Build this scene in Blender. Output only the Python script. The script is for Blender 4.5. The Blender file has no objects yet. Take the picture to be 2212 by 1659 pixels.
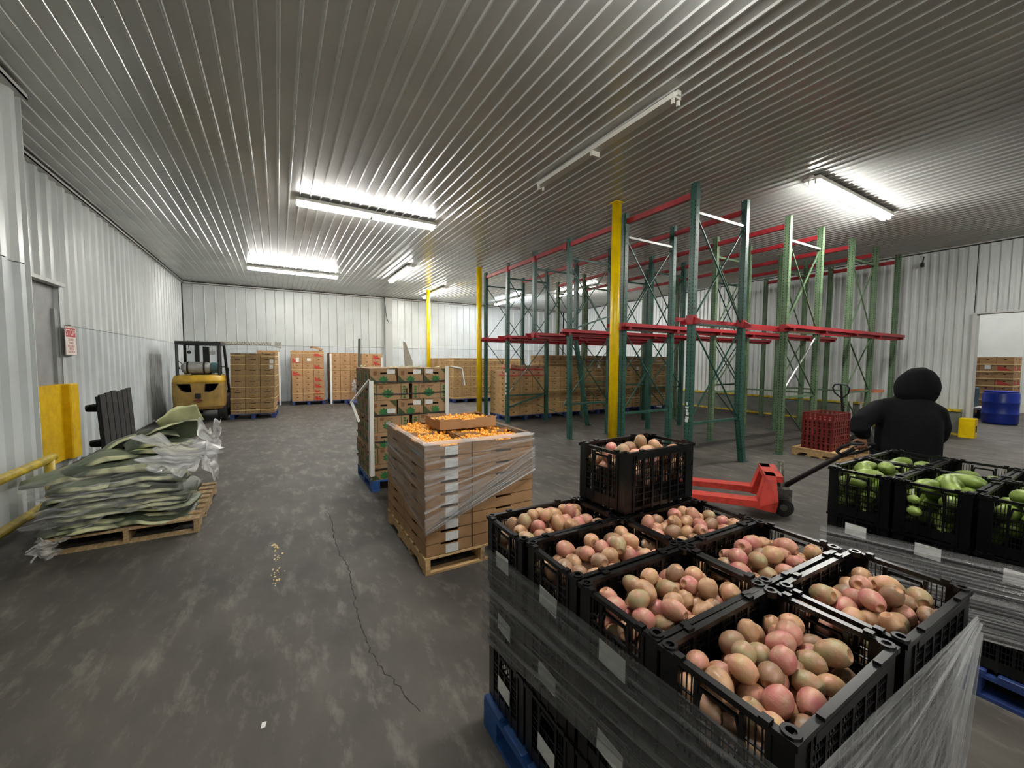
import bpy, bmesh, math, random
import numpy as np
from mathutils import Vector, Matrix, Euler

# ------------------------------------------------------------------ camera, world, exposure
S = bpy.context.scene
COL = S.collection
cam_d = bpy.data.cameras.new('camera'); cam = bpy.data.objects.new('camera', cam_d); COL.objects.link(cam)
cam_d.sensor_fit = 'HORIZONTAL'; cam_d.sensor_width = 36.0; cam_d.lens = 870.0 / 2212.0 * 36.0
cam_d.clip_start = 0.02; cam_d.clip_end = 200
cR = Vector((0.86480953, -0.5020754, 0.00497677)); cF = Vector((0.50150144, 0.86325217, -0.05737588))
cU = cR.cross(cF)
cam.matrix_world = Matrix(((cR.x, cU.x, -cF.x, 0), (cR.y, cU.y, -cF.y, 0), (cR.z, cU.z, -cF.z, 1.62), (0, 0, 0, 1)))
S.camera = cam
W = bpy.data.worlds.new('world'); S.world = W; W.use_nodes = True
W.node_tree.nodes['Background'].inputs[0].default_value = (0.02, 0.02, 0.02, 1)
W.node_tree.nodes['Background'].inputs[1].default_value = 1.0
S.view_settings.view_transform = 'Standard'; S.view_settings.look = 'None'
S.view_settings.gamma = 1.0; S.view_settings.use_curve_mapping = False
S.view_settings.exposure = 1.0
S.cycles.max_bounces = 8; S.cycles.glossy_bounces = 3; S.cycles.caustics_reflective = False
TUBE = 60.0            # emission of the fluorescent tubes

rng = random.Random(7)
PI = math.pi

# ------------------------------------------------------------------ materials
def lin(c):
    return tuple((x / 12.92 if x <= 0.04045 else ((x + 0.055) / 1.055) ** 2.4) for x in [k / 255.0 for k in c]) + (1.0,)

def mat(name, rgb, rough=0.6, metal=0.0, var=0.0, vscale=6.0, rgb2=None, bump=0.0, bscale=60.0, stretch=(1, 1, 1), detail=4, spec=0.5, mixpos=(0.35, 0.65), coord='Object'):
    m = bpy.data.materials.new(name); m.use_nodes = True
    nt = m.node_tree; n = nt.nodes; L = nt.links
    b = n['Principled BSDF']
    b.inputs['Base Color'].default_value = lin(rgb); b.inputs['Roughness'].default_value = rough; b.inputs['Metallic'].default_value = metal
    b.inputs['Specular IOR Level'].default_value = spec
    if var or rgb2 or bump:
        tc = n.new('ShaderNodeTexCoord'); mp = n.new('ShaderNodeMapping'); mp.inputs['Scale'].default_value = stretch
        L.new(tc.outputs[coord], mp.inputs['Vector'])
    if var or rgb2:
        no = n.new('ShaderNodeTexNoise'); no.inputs['Scale'].default_value = vscale; no.inputs['Detail'].default_value = detail
        L.new(mp.outputs[0], no.inputs['Vector'])
        rp = n.new('ShaderNodeValToRGB')
        rp.color_ramp.elements[0].position = mixpos[0]; rp.color_ramp.elements[1].position = mixpos[1]
        c1 = lin(rgb)
        if rgb2: c2 = lin(rgb2)
        else: c2 = tuple(max(0, x * (1 - var)) for x in c1[:3]) + (1,)
        rp.color_ramp.elements[0].color = c2; rp.color_ramp.elements[1].color = c1
        L.new(no.outputs['Fac'], rp.inputs['Fac']); L.new(rp.outputs['Color'], b.inputs['Base Color'])
    if bump:
        nb = n.new('ShaderNodeTexNoise'); nb.inputs['Scale'].default_value = bscale; nb.inputs['Detail'].default_value = 3
        L.new(mp.outputs[0], nb.inputs['Vector'])
        bp = n.new('ShaderNodeBump'); bp.inputs['Strength'].default_value = bump; bp.inputs['Distance'].default_value = 0.01
        L.new(nb.outputs['Fac'], bp.inputs['Height']); L.new(bp.outputs[0], b.inputs['Normal'])
    return m

def emit(name, rgb, strength):
    m = bpy.data.materials.new(name); m.use_nodes = True
    b = m.node_tree.nodes['Principled BSDF']
    b.inputs['Base Color'].default_value = (0.9, 0.9, 0.88, 1)
    b.inputs['Emission Color'].default_value = lin(rgb); b.inputs['Emission Strength'].default_value = strength
    return m

def film_mat(name, base=0.10, streak=0.35, scale=(2, 2, 40), rough=0.18, white=0.25):
    m = bpy.data.materials.new(name); m.use_nodes = True
    nt = m.node_tree; n = nt.nodes; L = nt.links; n.clear()
    out = n.new('ShaderNodeOutputMaterial'); mix = n.new('ShaderNodeMixShader'); tr = n.new('ShaderNodeBsdfTransparent')
    pr = n.new('ShaderNodeBsdfPrincipled'); pr.inputs['Base Color'].default_value = (white, white, white, 1); pr.inputs['Roughness'].default_value = rough
    pr.inputs['Specular IOR Level'].default_value = 1.0
    uv = n.new('ShaderNodeTexCoord'); mp = n.new('ShaderNodeMapping'); mp.inputs['Scale'].default_value = scale
    L.new(uv.outputs['UV'], mp.inputs['Vector'])
    no = n.new('ShaderNodeTexNoise'); no.inputs['Scale'].default_value = 1.0; no.inputs['Detail'].default_value = 5; no.inputs['Distortion'].default_value = 0.6
    L.new(mp.outputs[0], no.inputs['Vector'])
    mr = n.new('ShaderNodeMapRange'); mr.inputs['From Min'].default_value = 0.45; mr.inputs['From Max'].default_value = 0.8
    mr.inputs['To Min'].default_value = base; mr.inputs['To Max'].default_value = base + streak  # whiter streaks painted in as highlights along the film's wrinkles
    L.new(no.outputs['Fac'], mr.inputs['Value'])
    bp = n.new('ShaderNodeBump'); bp.inputs['Strength'].default_value = 0.9; bp.inputs['Distance'].default_value = 0.012
    L.new(no.outputs['Fac'], bp.inputs['Height']); L.new(bp.outputs[0], pr.inputs['Normal'])
    L.new(mr.outputs[0], mix.inputs['Fac']); L.new(tr.outputs[0], mix.inputs[1]); L.new(pr.outputs[0], mix.inputs[2])
    L.new(mix.outputs[0], out.inputs['Surface'])
    return m

def floor_mat():
    m = mat('concrete floor', (84, 79, 73), 0.55, 0, rgb2=(55, 51, 47), vscale=1.3, detail=9, mixpos=(0.3, 0.72), stretch=(1.6, 1.0, 1))
    nt = m.node_tree; n = nt.nodes; L = nt.links; b = n['Principled BSDF']
    src = b.inputs['Base Color'].links[0].from_socket
    tc = n.new('ShaderNodeTexCoord')
    mp = n.new('ShaderNodeMapping'); mp.inputs['Scale'].default_value = (3.2, 1.1, 1); mp.inputs['Rotation'].default_value = (0, 0, 0.5)
    L.new(tc.outputs['Object'], mp.inputs['Vector'])
    n2 = n.new('ShaderNodeTexNoise'); n2.inputs['Scale'].default_value = 2.6; n2.inputs['Detail'].default_value = 10; n2.inputs['Roughness'].default_value = 0.68
    L.new(mp.outputs[0], n2.inputs['Vector'])
    r2 = n.new('ShaderNodeMapRange'); r2.inputs['From Min'].default_value = 0.52; r2.inputs['From Max'].default_value = 0.72; r2.inputs['To Max'].default_value = 0.7
    L.new(n2.outputs['Fac'], r2.inputs['Value'])
    mx = n.new('ShaderNodeMix'); mx.data_type = 'RGBA'; mx.inputs[7].default_value = lin((122, 117, 107))
    L.new(r2.outputs[0], mx.inputs[0]); L.new(src, mx.inputs[6])
    # dark stains
    n3 = n.new('ShaderNodeTexNoise'); n3.inputs['Scale'].default_value = 0.8; n3.inputs['Detail'].default_value = 6
    mp3 = n.new('ShaderNodeMapping'); mp3.inputs['Location'].default_value = (7, 3, 0); L.new(tc.outputs['Object'], mp3.inputs['Vector']); L.new(mp3.outputs[0], n3.inputs['Vector'])
    r3 = n.new('ShaderNodeMapRange'); r3.inputs['From Min'].default_value = 0.5; r3.inputs['From Max'].default_value = 0.75; r3.inputs['To Max'].default_value = 0.6
    L.new(n3.outputs['Fac'], r3.inputs['Value'])
    mx2 = n.new('ShaderNodeMix'); mx2.data_type = 'RGBA'; mx2.inputs[7].default_value = lin((50, 47, 45))
    L.new(r3.outputs[0], mx2.inputs[0]); L.new(mx.outputs[2], mx2.inputs[6]); L.new(mx2.outputs[2], b.inputs['Base Color'])
    rr = n.new('ShaderNodeMapRange'); rr.inputs['To Min'].default_value = 0.8; rr.inputs['To Max'].default_value = 0.5
    L.new(n2.outputs['Fac'], rr.inputs['Value']); L.new(rr.outputs[0], b.inputs['Roughness'])
    bp = n.new('ShaderNodeBump'); bp.inputs['Strength'].default_value = 0.25; bp.inputs['Distance'].default_value = 0.006
    L.new(n2.outputs['Fac'], bp.inputs['Height']); L.new(bp.outputs[0], b.inputs['Normal'])
    return m

MT = dict(
    floor=floor_mat(),
    ceil=mat('ceiling sheet', (200, 202, 199), 0.24, 0.1, rgb2=(186, 188, 184), vscale=0.9, detail=5, spec=0.6),
    wall=mat('wall sheet', (214, 218, 216), 0.36, 0.05, rgb2=(200, 204, 201), vscale=1.2, detail=6, spec=0.5),
    wall_low=mat('lower wall sheet', (208, 214, 215), 0.45, 0.05, rgb2=(190, 195, 195), vscale=1.7, detail=8),
    trim=mat('white trim', (205, 205, 200), 0.45),
    backing=mat('wall backing', (60, 60, 58), 0.9),
    scuff=mat('scuffed paint', (112, 106, 90), 0.8, rgb2=(200, 200, 190), vscale=30, mixpos=(0.4, 0.6)),
    greydoor=mat('grey door', (158, 160, 158), 0.5, rgb2=(140, 141, 140), vscale=3),
    yellow=mat('yellow paint', (232, 190, 12), 0.4, rgb2=(214, 170, 8), vscale=9),
    yellow_post=mat('yellow post paint', (240, 205, 0), 0.32, rgb2=(222, 184, 0), vscale=5),
    yellow_rail=mat('worn yellow rail', (214, 186, 40), 0.4, rgb2=(150, 128, 40), vscale=12),
    black=mat('black plastic', (8, 8, 10), 0.3, var=0.3, vscale=20),
    blackm=mat('black metal', (22, 22, 24), 0.45),
    rubber=mat('rubber', (20, 19, 18), 0.8),
    card=mat('kraft card', (170, 132, 92), 0.8, rgb2=(150, 114, 76), vscale=5),
    card_tray=mat('kraft tray card', (160, 122, 84), 0.78, rgb2=(144, 108, 72), vscale=5),
    card_dull=mat('dull kraft card', (150, 122, 84), 0.85, rgb2=(132, 106, 70), vscale=4),
    card_gold=mat('golden kraft card', (172, 138, 92), 0.8, rgb2=(154, 122, 80), vscale=4),
    card_pink=mat('pinkish kraft card', (182, 134, 108), 0.8, rgb2=(164, 116, 92), vscale=4),
    card_green=mat('kraft card with green print', (160, 128, 92), 0.8, rgb2=(144, 112, 78), vscale=4),
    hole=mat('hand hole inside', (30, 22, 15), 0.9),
    red_print=mat('red print', (168, 52, 38), 0.75),
    green_print=mat('green print', (44, 112, 52), 0.75, rgb2=(28, 88, 40), vscale=30),
    dark_print=mat('dark green print', (62, 74, 40), 0.8),
    ink=mat('brown print', (118, 84, 56), 0.85),
    paper=mat('white paper label', (222, 222, 218), 0.6, rgb2=(206, 206, 202), vscale=40),
    strap=mat('cream strap', (214, 190, 130), 0.5),
    strap_dark=mat('dark strap', (38, 40, 38), 0.5),
    white_card=mat('white corner board', (224, 222, 214), 0.6),
    bluewood=mat('blue painted wood', (38, 84, 148), 0.6, rgb2=(28, 62, 116), vscale=9, stretch=(1, 1, 6), mixpos=(0.3, 0.6)),
    navywood=mat('dark blue painted wood', (34, 58, 112), 0.6, rgb2=(24, 40, 84), vscale=9),
    wood=mat('pallet wood', (196, 164, 116), 0.75, rgb2=(164, 130, 86), vscale=7, stretch=(1, 6, 6)),
    woodold=mat('weathered pallet wood', (172, 146, 106), 0.8, rgb2=(134, 110, 76), vscale=7, stretch=(6, 1, 6)),
    rack_a=mat('dark green rack paint', (34, 84, 70), 0.4, rgb2=(24, 66, 56), vscale=6, spec=0.6),
    rack_b=mat('olive green rack paint', (92, 116, 84), 0.5, rgb2=(70, 92, 66), vscale=6),
    rack_red=mat('red rack paint', (172, 38, 46), 0.45, rgb2=(140, 30, 38), vscale=8),
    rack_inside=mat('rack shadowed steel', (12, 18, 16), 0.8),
    galv=mat('galvanised steel', (170, 172, 168), 0.4, 0.5),
    jack_red=mat('red jack paint', (196, 62, 50), 0.45, rgb2=(150, 52, 42), vscale=14, mixpos=(0.3, 0.5)),
    steel=mat('worn steel', (120, 118, 112), 0.45, 0.6, rgb2=(84, 78, 70), vscale=20),
    red_plastic=mat('red crate plastic', (112, 30, 24), 0.5),
    blue_plastic=mat('blue drum plastic', (36, 62, 168), 0.35),
    fl_yellow=mat('forklift yellow', (206, 164, 38), 0.45, rgb2=(172, 136, 40), vscale=5),
    fl_tan=mat('forklift dusty yellow', (168, 134, 66), 0.6, rgb2=(140, 112, 60), vscale=5),
    tank=mat('gas tank steel', (178, 178, 176), 0.4, 0.3, rgb2=(150, 150, 148), vscale=10),
    tank_teal=mat('teal valve guard', (60, 92, 94), 0.5),
    cloth=mat('black fleece', (7, 8, 11), 0.95, bump=0.5, bscale=140, spec=0.2),
    trouser=mat('dark trousers', (20, 21, 26), 0.9, spec=0.2),
    skin=mat('skin', (150, 104, 80), 0.6),
    shoe=mat('dark boots', (24, 22, 20), 0.7),
    stop_red=mat('sign red', (186, 40, 48), 0.5),
    sign_white=mat('sign white', (226, 220, 212), 0.5),
    orange=mat('orange fruit', (255, 190, 80), 0.4, rgb2=(248, 164, 48), vscale=14),
    orange_end=mat('fruit dark end', (96, 60, 24), 0.7),
    gfruit=mat('green fruit', (128, 148, 68), 0.45, rgb2=(96, 116, 48), vscale=18, bump=0.25, bscale=40),
    leaf=mat('grey green leaf', (88, 96, 78), 0.45, rgb2=(58, 66, 50), vscale=6, stretch=(1, 5, 1)),
    leaf2=mat('pale green leaf', (126, 134, 110), 0.5, rgb2=(100, 110, 86), vscale=6, stretch=(1, 5, 1)),
    leaf_pale=mat('cream cut leaf', (214, 214, 166), 0.6, rgb2=(196, 198, 146), vscale=8),
    film=film_mat('stretch film', 0.10, 0.75, (1.6, 20, 1), rough=0.12, white=0.6),
    film_dark=film_mat('tight stretch film', 0.34, 0.5, (1.2, 18, 1), rough=0.28, white=0.20),
    film_gather=film_mat('gathered stretch film', 0.28, 0.7, (1.5, 30, 1), rough=0.12, white=0.45),
    film_white=film_mat('crumpled white film', 0.42, 0.55, (2, 14, 1), rough=0.15, white=0.75),
    tube_on=emit('lit tube', (255, 253, 248), TUBE),
    tube_cool=emit('lit cool tube', (236, 244, 255), TUBE),
    tube_off=mat('unlit tube', (196, 196, 188), 0.3),
    fixture=mat('fixture enamel', (206, 204, 194), 0.4),
    dark_gap=mat('dark gap', (18, 18, 17), 0.9),
    crack=mat('crack', (34, 32, 30), 0.9),
    chip=mat('yellow paint chip', (206, 178, 110), 0.6),
    orange_top=mat('orange table top', (206, 120, 84), 0.6),
    grey_board=mat('grey guard board', (112, 116, 106), 0.7, rgb2=(92, 96, 88), vscale=4),
    teal_bin=mat('teal bin', (50, 80, 96), 0.6),
)
PEAR = []
for nm, c1, c2 in (('pink', (186, 128, 112), (160, 118, 88)), ('rose', (178, 104, 100), (172, 128, 104)), ('tan', (178, 140, 106), (150, 110, 78)),
                   ('olive', (146, 134, 96), (160, 120, 92)), ('peach', (190, 138, 112), (176, 144, 100)), ('brown', (148, 110, 88), (128, 102, 74))):
    PEAR.append(mat('prickly pear ' + nm, c1, 0.46, rgb2=c2, vscale=26, bump=0.14, bscale=90, detail=5, mixpos=(.38, .62)))
MT['pear_pit'] = mat('prickly pear hollow', (164, 116, 82), 0.7, rgb2=(184, 140, 104), vscale=60)

# ------------------------------------------------------------------ mesh building
class MB:
    def __init__(s): s.v = []; s.f = []; s.m = []
    def add(s, vs, fs, mi=0):
        o = len(s.v); s.v += [tuple(x) for x in vs]
        for f in fs: s.f.append(tuple(i + o for i in f)); s.m.append(mi)
        return s
    def box(s, x0, y0, z0, x1, y1, z1, mi=0):
        return s.add([(x0, y0, z0), (x1, y0, z0), (x1, y1, z0), (x0, y1, z0), (x0, y0, z1), (x1, y0, z1), (x1, y1, z1), (x0, y1, z1)],
                     [(3, 2, 1, 0), (4, 5, 6, 7), (0, 1, 5, 4), (1, 2, 6, 5), (2, 3, 7, 6), (3, 0, 4, 7)], mi)
    def bbox(s, x0, y0, z0, x1, y1, z1, b, mi=0):      # box with chamfered vertical edges and top
        pts = [(x0 + b, y0), (x1 - b, y0), (x1, y0 + b), (x1, y1 - b), (x1 - b, y1), (x0 + b, y1), (x0, y1 - b), (x0, y0 + b)]
        cx, cy = (x0 + x1) / 2, (y0 + y1) / 2
        def ins(p): return (p[0] + (b if p[0] < cx else -b), p[1] + (b if p[1] < cy else -b))
        v = [(*p, z0) for p in pts] + [(*p, z1 - b) for p in pts] + [(*ins(p), z1) for p in pts]
        f = [tuple(range(7, -1, -1)), tuple(range(16, 24))]
        for k in range(8):
            j = (k + 1) % 8
            f += [(k, j, j + 8, k + 8), (k + 8, j + 8, j + 16, k + 16)]
        return s.add(v, f, mi)
    def bar(s, p0, p1, w, h, up=(0, 0, 1), mi=0):
        p0, p1 = Vector(p0), Vector(p1); d = (p1 - p0).normalized(); u = Vector(up)
        a = d.cross(u)
        if a.length < 1e-4: a = d.cross(Vector((1, 0, 0)))
        a.normalize(); u = a.cross(d).normalized(); a = a * (w / 2); u = u * (h / 2)
        return s.add([p0 - a - u, p0 + a - u, p0 + a + u, p0 - a + u, p1 - a - u, p1 + a - u, p1 + a + u, p1 - a + u],
                     [(0, 1, 2, 3), (7, 6, 5, 4), (0, 4, 5, 1), (1, 5, 6, 2), (2, 6, 7, 3), (3, 7, 4, 0)], mi)
    def tube(s, pts, r, n=8, mi=0, closed=False):
        P = [Vector(p) for p in pts]; N = len(P); rr = r if isinstance(r, (list, tuple)) else [r] * N
        vs = []; ref = None
        for i in range(N):
            if closed: t = P[(i + 1) % N] - P[i - 1]
            else: t = (P[min(i + 1, N - 1)] - P[max(i - 1, 0)])
            t.normalize()
            if ref is None:
                ref = Vector((0, 0, 1)) if abs(t.z) < 0.9 else Vector((1, 0, 0))
            a = t.cross(ref).normalized(); b = a.cross(t).normalized(); ref = b
            for k in range(n):
                an = 2 * PI * k / n
                vs.append(P[i] + (a * math.cos(an) + b * math.sin(an)) * rr[i])
        fs = []
        for i in range(N if closed else N - 1):
            j = (i + 1) % N
            for k in range(n):
                k2 = (k + 1) % n
                fs.append((i * n + k, i * n + k2, j * n + k2, j * n + k))
        if not closed:
            fs.append(tuple(range(n - 1, -1, -1))); fs.append(tuple((N - 1) * n + k for k in range(n)))
        return s.add(vs, fs, mi)
    def lathe(s, prof, n=16, c=(0, 0, 0), axis='Z', mi=0):
        vs = []
        for r, z in prof:
            for k in range(n):
                a = 2 * PI * k / n; x, y = r * math.cos(a), r * math.sin(a)
                vs.append({'Z': (c[0] + x, c[1] + y, c[2] + z), 'X': (c[0] + z, c[1] + x, c[2] + y), 'Y': (c[0] + y, c[1] + z, c[2] + x)}[axis])
        fs = []
        for i in range(len(prof) - 1):
            for k in range(n):
                k2 = (k + 1) % n
                fs.append((i * n + k, i * n + k2, (i + 1) * n + k2, (i + 1) * n + k))
        fs.append(tuple(range(n - 1, -1, -1))); fs.append(tuple((len(prof) - 1) * n + k for k in range(n)))
        return s.add(vs, fs, mi)
    def prism(s, poly, vec, mi=0):
        n = len(poly); v = Vector(vec); P = [Vector(p) for p in poly]
        fs = [tuple(range(n - 1, -1, -1)), tuple(range(n, 2 * n))]
        for k in range(n): fs.append((k, (k + 1) % n, n + (k + 1) % n, n + k))
        return s.add(P + [p + v for p in P], fs, mi)
    def loft(s, rings, mi=0, caps=True):
        n = len(rings[0]); vs = [p for r in rings for p in r]; fs = []
        for i in range(len(rings) - 1):
            for k in range(n):
                k2 = (k + 1) % n
                fs.append((i * n + k, i * n + k2, (i + 1) * n + k2, (i + 1) * n + k))
        if caps:
            fs.append(tuple(range(n - 1, -1, -1))); fs.append(tuple((len(rings) - 1) * n + k for k in range(n)))
        return s.add(vs, fs, mi)
    def grid(s, fn, nu, nv, mi=0):
        vs = [fn(i / nu, j / nv) for i in range(nu + 1) for j in range(nv + 1)]
        fs = [(i * (nv + 1) + j, (i + 1) * (nv + 1) + j, (i + 1) * (nv + 1) + j + 1, i * (nv + 1) + j + 1) for i in range(nu) for j in range(nv)]
        return s.add(vs, fs, mi)
    def holed(s, o, u, v, U, V, h, depth, mi=0, mh=1):   # face o + a*u + b*v, one rectangular recess h = (u0, v0, u1, v1)
        o, u, v = Vector(o), Vector(u), Vector(v); nrm = u.cross(v)
        P = lambda a, b, d=0: o + u * a + v * b - nrm * d
        a0, b0, a1, b1 = h
        vs = [P(0, 0), P(U, 0), P(U, V), P(0, V), P(a0, b0), P(a1, b0), P(a1, b1), P(a0, b1), P(a0, b0, depth), P(a1, b0, depth), P(a1, b1, depth), P(a0, b1, depth)]
        s.add(vs, [(0, 1, 5, 4), (1, 2, 6, 5), (2, 3, 7, 6), (3, 0, 4, 7)], mi)
        s.add(vs, [(4, 5, 9, 8), (5, 6, 10, 9), (6, 7, 11, 10), (7, 4, 8, 11), (8, 9, 10, 11)], mh)
        return s
    def mesh(s, name, mats, smooth=False, uv=None):
        me = bpy.data.meshes.new(name); me.from_pydata(s.v, [], s.f)
        for k in (mats if isinstance(mats, (list, tuple)) else [mats]): me.materials.append(MT[k] if isinstance(k, str) else k)
        me.polygons.foreach_set('material_index', s.m)
        if smooth: me.polygons.foreach_set('use_smooth', [True] * len(s.f))
        me.update(); return me
    def build(s, name, mats, parent=None, loc=(0, 0, 0), rot=(0, 0, 0), smooth=False):
        return ob(name, s.mesh(name, mats, smooth), parent, loc, rot)

def ob(name, data, parent=None, loc=(0, 0, 0), rot=(0, 0, 0)):
    o = bpy.data.objects.new(name, data); COL.objects.link(o)
    o.location = loc; o.rotation_euler = rot
    if parent: o.parent = parent
    return o
def tag(o, label=None, cat=None, group=None, kind=None):
    if label: o['label'] = label
    if cat: o['category'] = cat
    if group: o['group'] = group
    if kind: o['kind'] = kind
    return o
def thing(name, label, cat, loc=(0, 0, 0), rz=0.0, group=None, rot=None):
    return tag(ob(name, None, None, loc, rot or (0, 0, rz)), label, cat, group)
ORD = ['bottom', 'second', 'third', 'fourth', 'fifth', 'sixth', 'seventh', 'eighth', 'ninth', 'tenth', 'eleventh', 'twelfth', 'thirteenth']
CNT = ['first', 'second', 'third', 'fourth', 'fifth', 'sixth', 'seventh', 'eighth', 'ninth', 'tenth', 'eleventh', 'twelfth', 'thirteenth', 'fourteenth', 'fifteenth', 'sixteenth']

# ------------------------------------------------------------------ the setting
CH = 4.25; XL = -2.75; XN = -2.15; YJ = 6.05; XR = 13.4; YB = 17.6; YF = -5.0
DY0, DY1, DH = -1.0, 2.66, 2.70       # doorway in the right wall

fl = MB().box(-4, YF - 0.2, -0.15, 24, YB + 0.3, 0.0).build('floor', 'floor'); tag(fl, kind='structure')
cb = MB().box(-4, YF - 0.2, CH + 0.06, 24, YB + 0.3, CH + 0.15).build('ceiling', 'backing'); tag(cb, kind='structure')

def rib_profile(width, pitch, hgt, pan, rib):    # offsets across a sheet: list of (t, depth)
    out = []; n = int(round(width / pitch))
    for k in range(n):
        t = k * pitch; s_ = (pitch - pan - rib) / 2
        out += [(t, 0), (t + pan, 0), (t + pan + s_, hgt), (t + pan + s_ + rib, hgt)]
    out.append((n * pitch, 0)); return out

def sheet(name, mats, parent, width, length, prof, fn):
    """corrugated sheet; fn(t, l, d) -> point; t across, l along, d towards the room"""
    th = 0.0015; vs = []; fs = []
    for l in (0, length):
        for t, d in prof: vs.append(fn(t, l, d))
    n = len(prof)
    for k in range(n - 1): fs.append((k, k + 1, n + k + 1, n + k))
    b = MB(); b.add(vs, fs); return b.build(name, mats, parent)

# ceiling sheets, ribs running down the room
CP = rib_profile(0.912, 0.152, 0.016, 0.118, 0.014)
x = XL - 0.05
while x < XR:
    sheet('panel', 'ceil', cb, 0.912, YB - YF, CP, lambda t, l, d, x=x: (x + t, YF + l, CH + 0.03 - d))
    x += 0.912
x = XR + 0.2
MB().box(XR, YF, CH, 23, 10, CH + 0.05).build('panel', 'wall', cb)

WP = rib_profile(0.915, 0.305, 0.042, 0.15, 0.085)
BP = rib_profile(0.915, 0.305, 0.022, 0.262, 0.012)
RP = rib_profile(0.912, 0.152, 0.028, 0.05, 0.05)
def wall_panels(parent, prof, w, a0, a1, z0, z1, m, fn, skip=None):
    a = a0
    while a < a1 - 0.02:
        p = [q for q in prof if a + q[0] <= a1 + 1e-4]
        if len(p) > 1: sheet('panel', m, parent, w, z1 - z0, p, lambda t, l, d, a=a: fn(a + t, z0 + l, d))
        a += w

# left wall: near part proud, far part set back
wl = MB().box(XN - 0.5, YF, 0, XN - 0.05, YJ, CH + 0.06).box(XL - 0.35, YJ, 2.70, XL - 0.05, 8.62, CH + 0.06).box(XL - 0.35, 8.62, 0, XL - 0.05, YB, CH + 0.06).box(XL - 0.35, YJ, 0, XL - 0.05, 7.5, CH + 0.06)
wl = wl.build('wall_left', 'wall'); tag(wl, kind='structure')
fN = lambda t, z, d: (XN - 0.042 + d, t, z)
fL = lambda t, z, d: (XL - 0.042 + d, t, z)
wall_panels(wl, WP, 0.915, YF, YJ, 0.06, 2.55, 'wall_low', fN); wall_panels(wl, WP, 0.915, YF, YJ, 2.56, CH - 0.03, 'wall', fN)
MB().box(XN - 0.5, YJ - 0.012, 0.05, XN + 0.004, YJ, CH - 0.03).build('corner_flashing', 'wall', wl)
wall_panels(wl, WP, 0.915, YJ, 7.5, 2.72, CH - 0.03, 'wall', fL); wall_panels(wl, WP, 0.915, 7.5, 8.62, 2.72, CH - 0.03, 'wall', fL)
wall_panels(wl, WP, 0.915, YJ, 7.5, 0.03, 2.71, 'wall_low', fL)
wall_panels(wl, WP, 0.915, 8.62, YB, 2.13, CH - 0.03, 'wall', fL); wall_panels(wl, WP, 0.915, 8.62, YB, 0.03, 2.12, 'wall_low', fL)
# scuffed smooth sheets near the forklift
MB().box(XL - 0.002, 13.15, 0.1, XL + 0.012, 14.3, 1.75).build('panel', mat('scuffed wall board', (178, 182, 180), 0.5, rgb2=(104, 104, 100), vscale=5, stretch=(1, 2, 0.6), mixpos=(0.3, 0.6)), wl)
# back wall with a shallow pilaster
wb = MB().box(XL - 0.1, YB + 0.05, 0, 24, YB + 0.25, CH + 0.06).build('wall_back', 'backing'); tag(wb, kind='structure')
fB = lambda t, z, d: (t, YB + 0.03 - d, z)
wall_panels(wb, BP, 0.915, XL, 3.95, 2.15, CH - 0.03, 'wall', fB); wall_panels(wb, BP, 0.915, XL, 3.95, 0.03, 2.14, 'wall_low', fB)
wall_panels(wb, BP, 0.915, 4.25, XR, 2.15, CH - 0.03, 'wall', fB); wall_panels(wb, BP, 0.915, 4.25, XR, 0.03, 2.14, 'wall_low', fB)
MB().box(3.95, YB - 0.16, 0, 4.25, YB + 0.03, CH).build('pilaster', mat('pilaster paint', (176, 178, 174), 0.5), wb)
MB().box(-2.72, YB - 0.006, 2.16, -0.2, YB - 0.001, 2.26).build('scuff_strip', 'scuff', wb)
MB().prism([(-0.06, YB - 0.004, 2.1), (0.12, YB - 0.004, 2.02), (0.13, YB - 0.004, 2.28), (-0.1, YB - 0.004, 2.29)], (0, 0.004, 0)).build('bare_patch', 'scuff', wb)
# right wall with doorway
wr = MB().box(XR + 0.05, DY1, 0, XR + 0.2, YB, CH + 0.06).box(XR + 0.05, YF, 0, XR + 0.2, DY0, CH + 0.06).box(XR + 0.05, DY0, DH, XR + 0.2, DY1, CH + 0.06)
wr = wr.build('wall_right', 'backing'); tag(wr, kind='structure')
fR = lambda t, z, d: (XR + 0.03 - d, t, z)
wall_panels(wr, RP, 0.912, DY1, YB, 0.03, CH - 0.03, 'wall', fR); wall_panels(wr, RP, 0.912, DY0, DY1, DH + 0.02, CH - 0.03, 'wall', fR)
wall_panels(wr, RP, 0.912, YF, DY0, 0.03, CH - 0.03, 'wall', fR)
# wall behind the photographer
wf = MB().box(-4, YF - 0.2, 0, 24, YF, CH + 0.06).build('wall_front', 'wall'); tag(wf, kind='structure')
# trims along the ceiling and door jambs
t1 = MB().box(XL - 0.03, YJ, CH - 0.05, XL + 0.05, YB, CH - 0.035).box(XL + 0.04, YJ, CH - 0.05, XL + 0.05, YB, CH + 0.0).build('trim_1', 'trim'); tag(t1, kind='structure')
t2 = MB().box(XL, YB - 0.06, CH - 0.05, XR, YB + 0.03, CH - 0.035).box(XL, YB - 0.06, CH - 0.05, XR, YB - 0.05, CH).build('trim_2', 'trim'); tag(t2, kind='structure')
t3 = MB().box(XN - 0.03, YF, CH - 0.05, XN + 0.05, YJ + 0.01, CH - 0.035).box(XN + 0.04, YF, CH - 0.05, XN + 0.05, YJ + 0.01, CH).build('trim_3', 'trim'); tag(t3, kind='structure')
t4 = MB().box(XR - 0.03, DY1 - 0.06, 0, XR + 0.22, DY1, DH).box(XR - 0.03, DY0, DH, XR + 0.22, DY1, DH + 0.03).build('trim_4', 'trim'); tag(t4, kind='structure')
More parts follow.
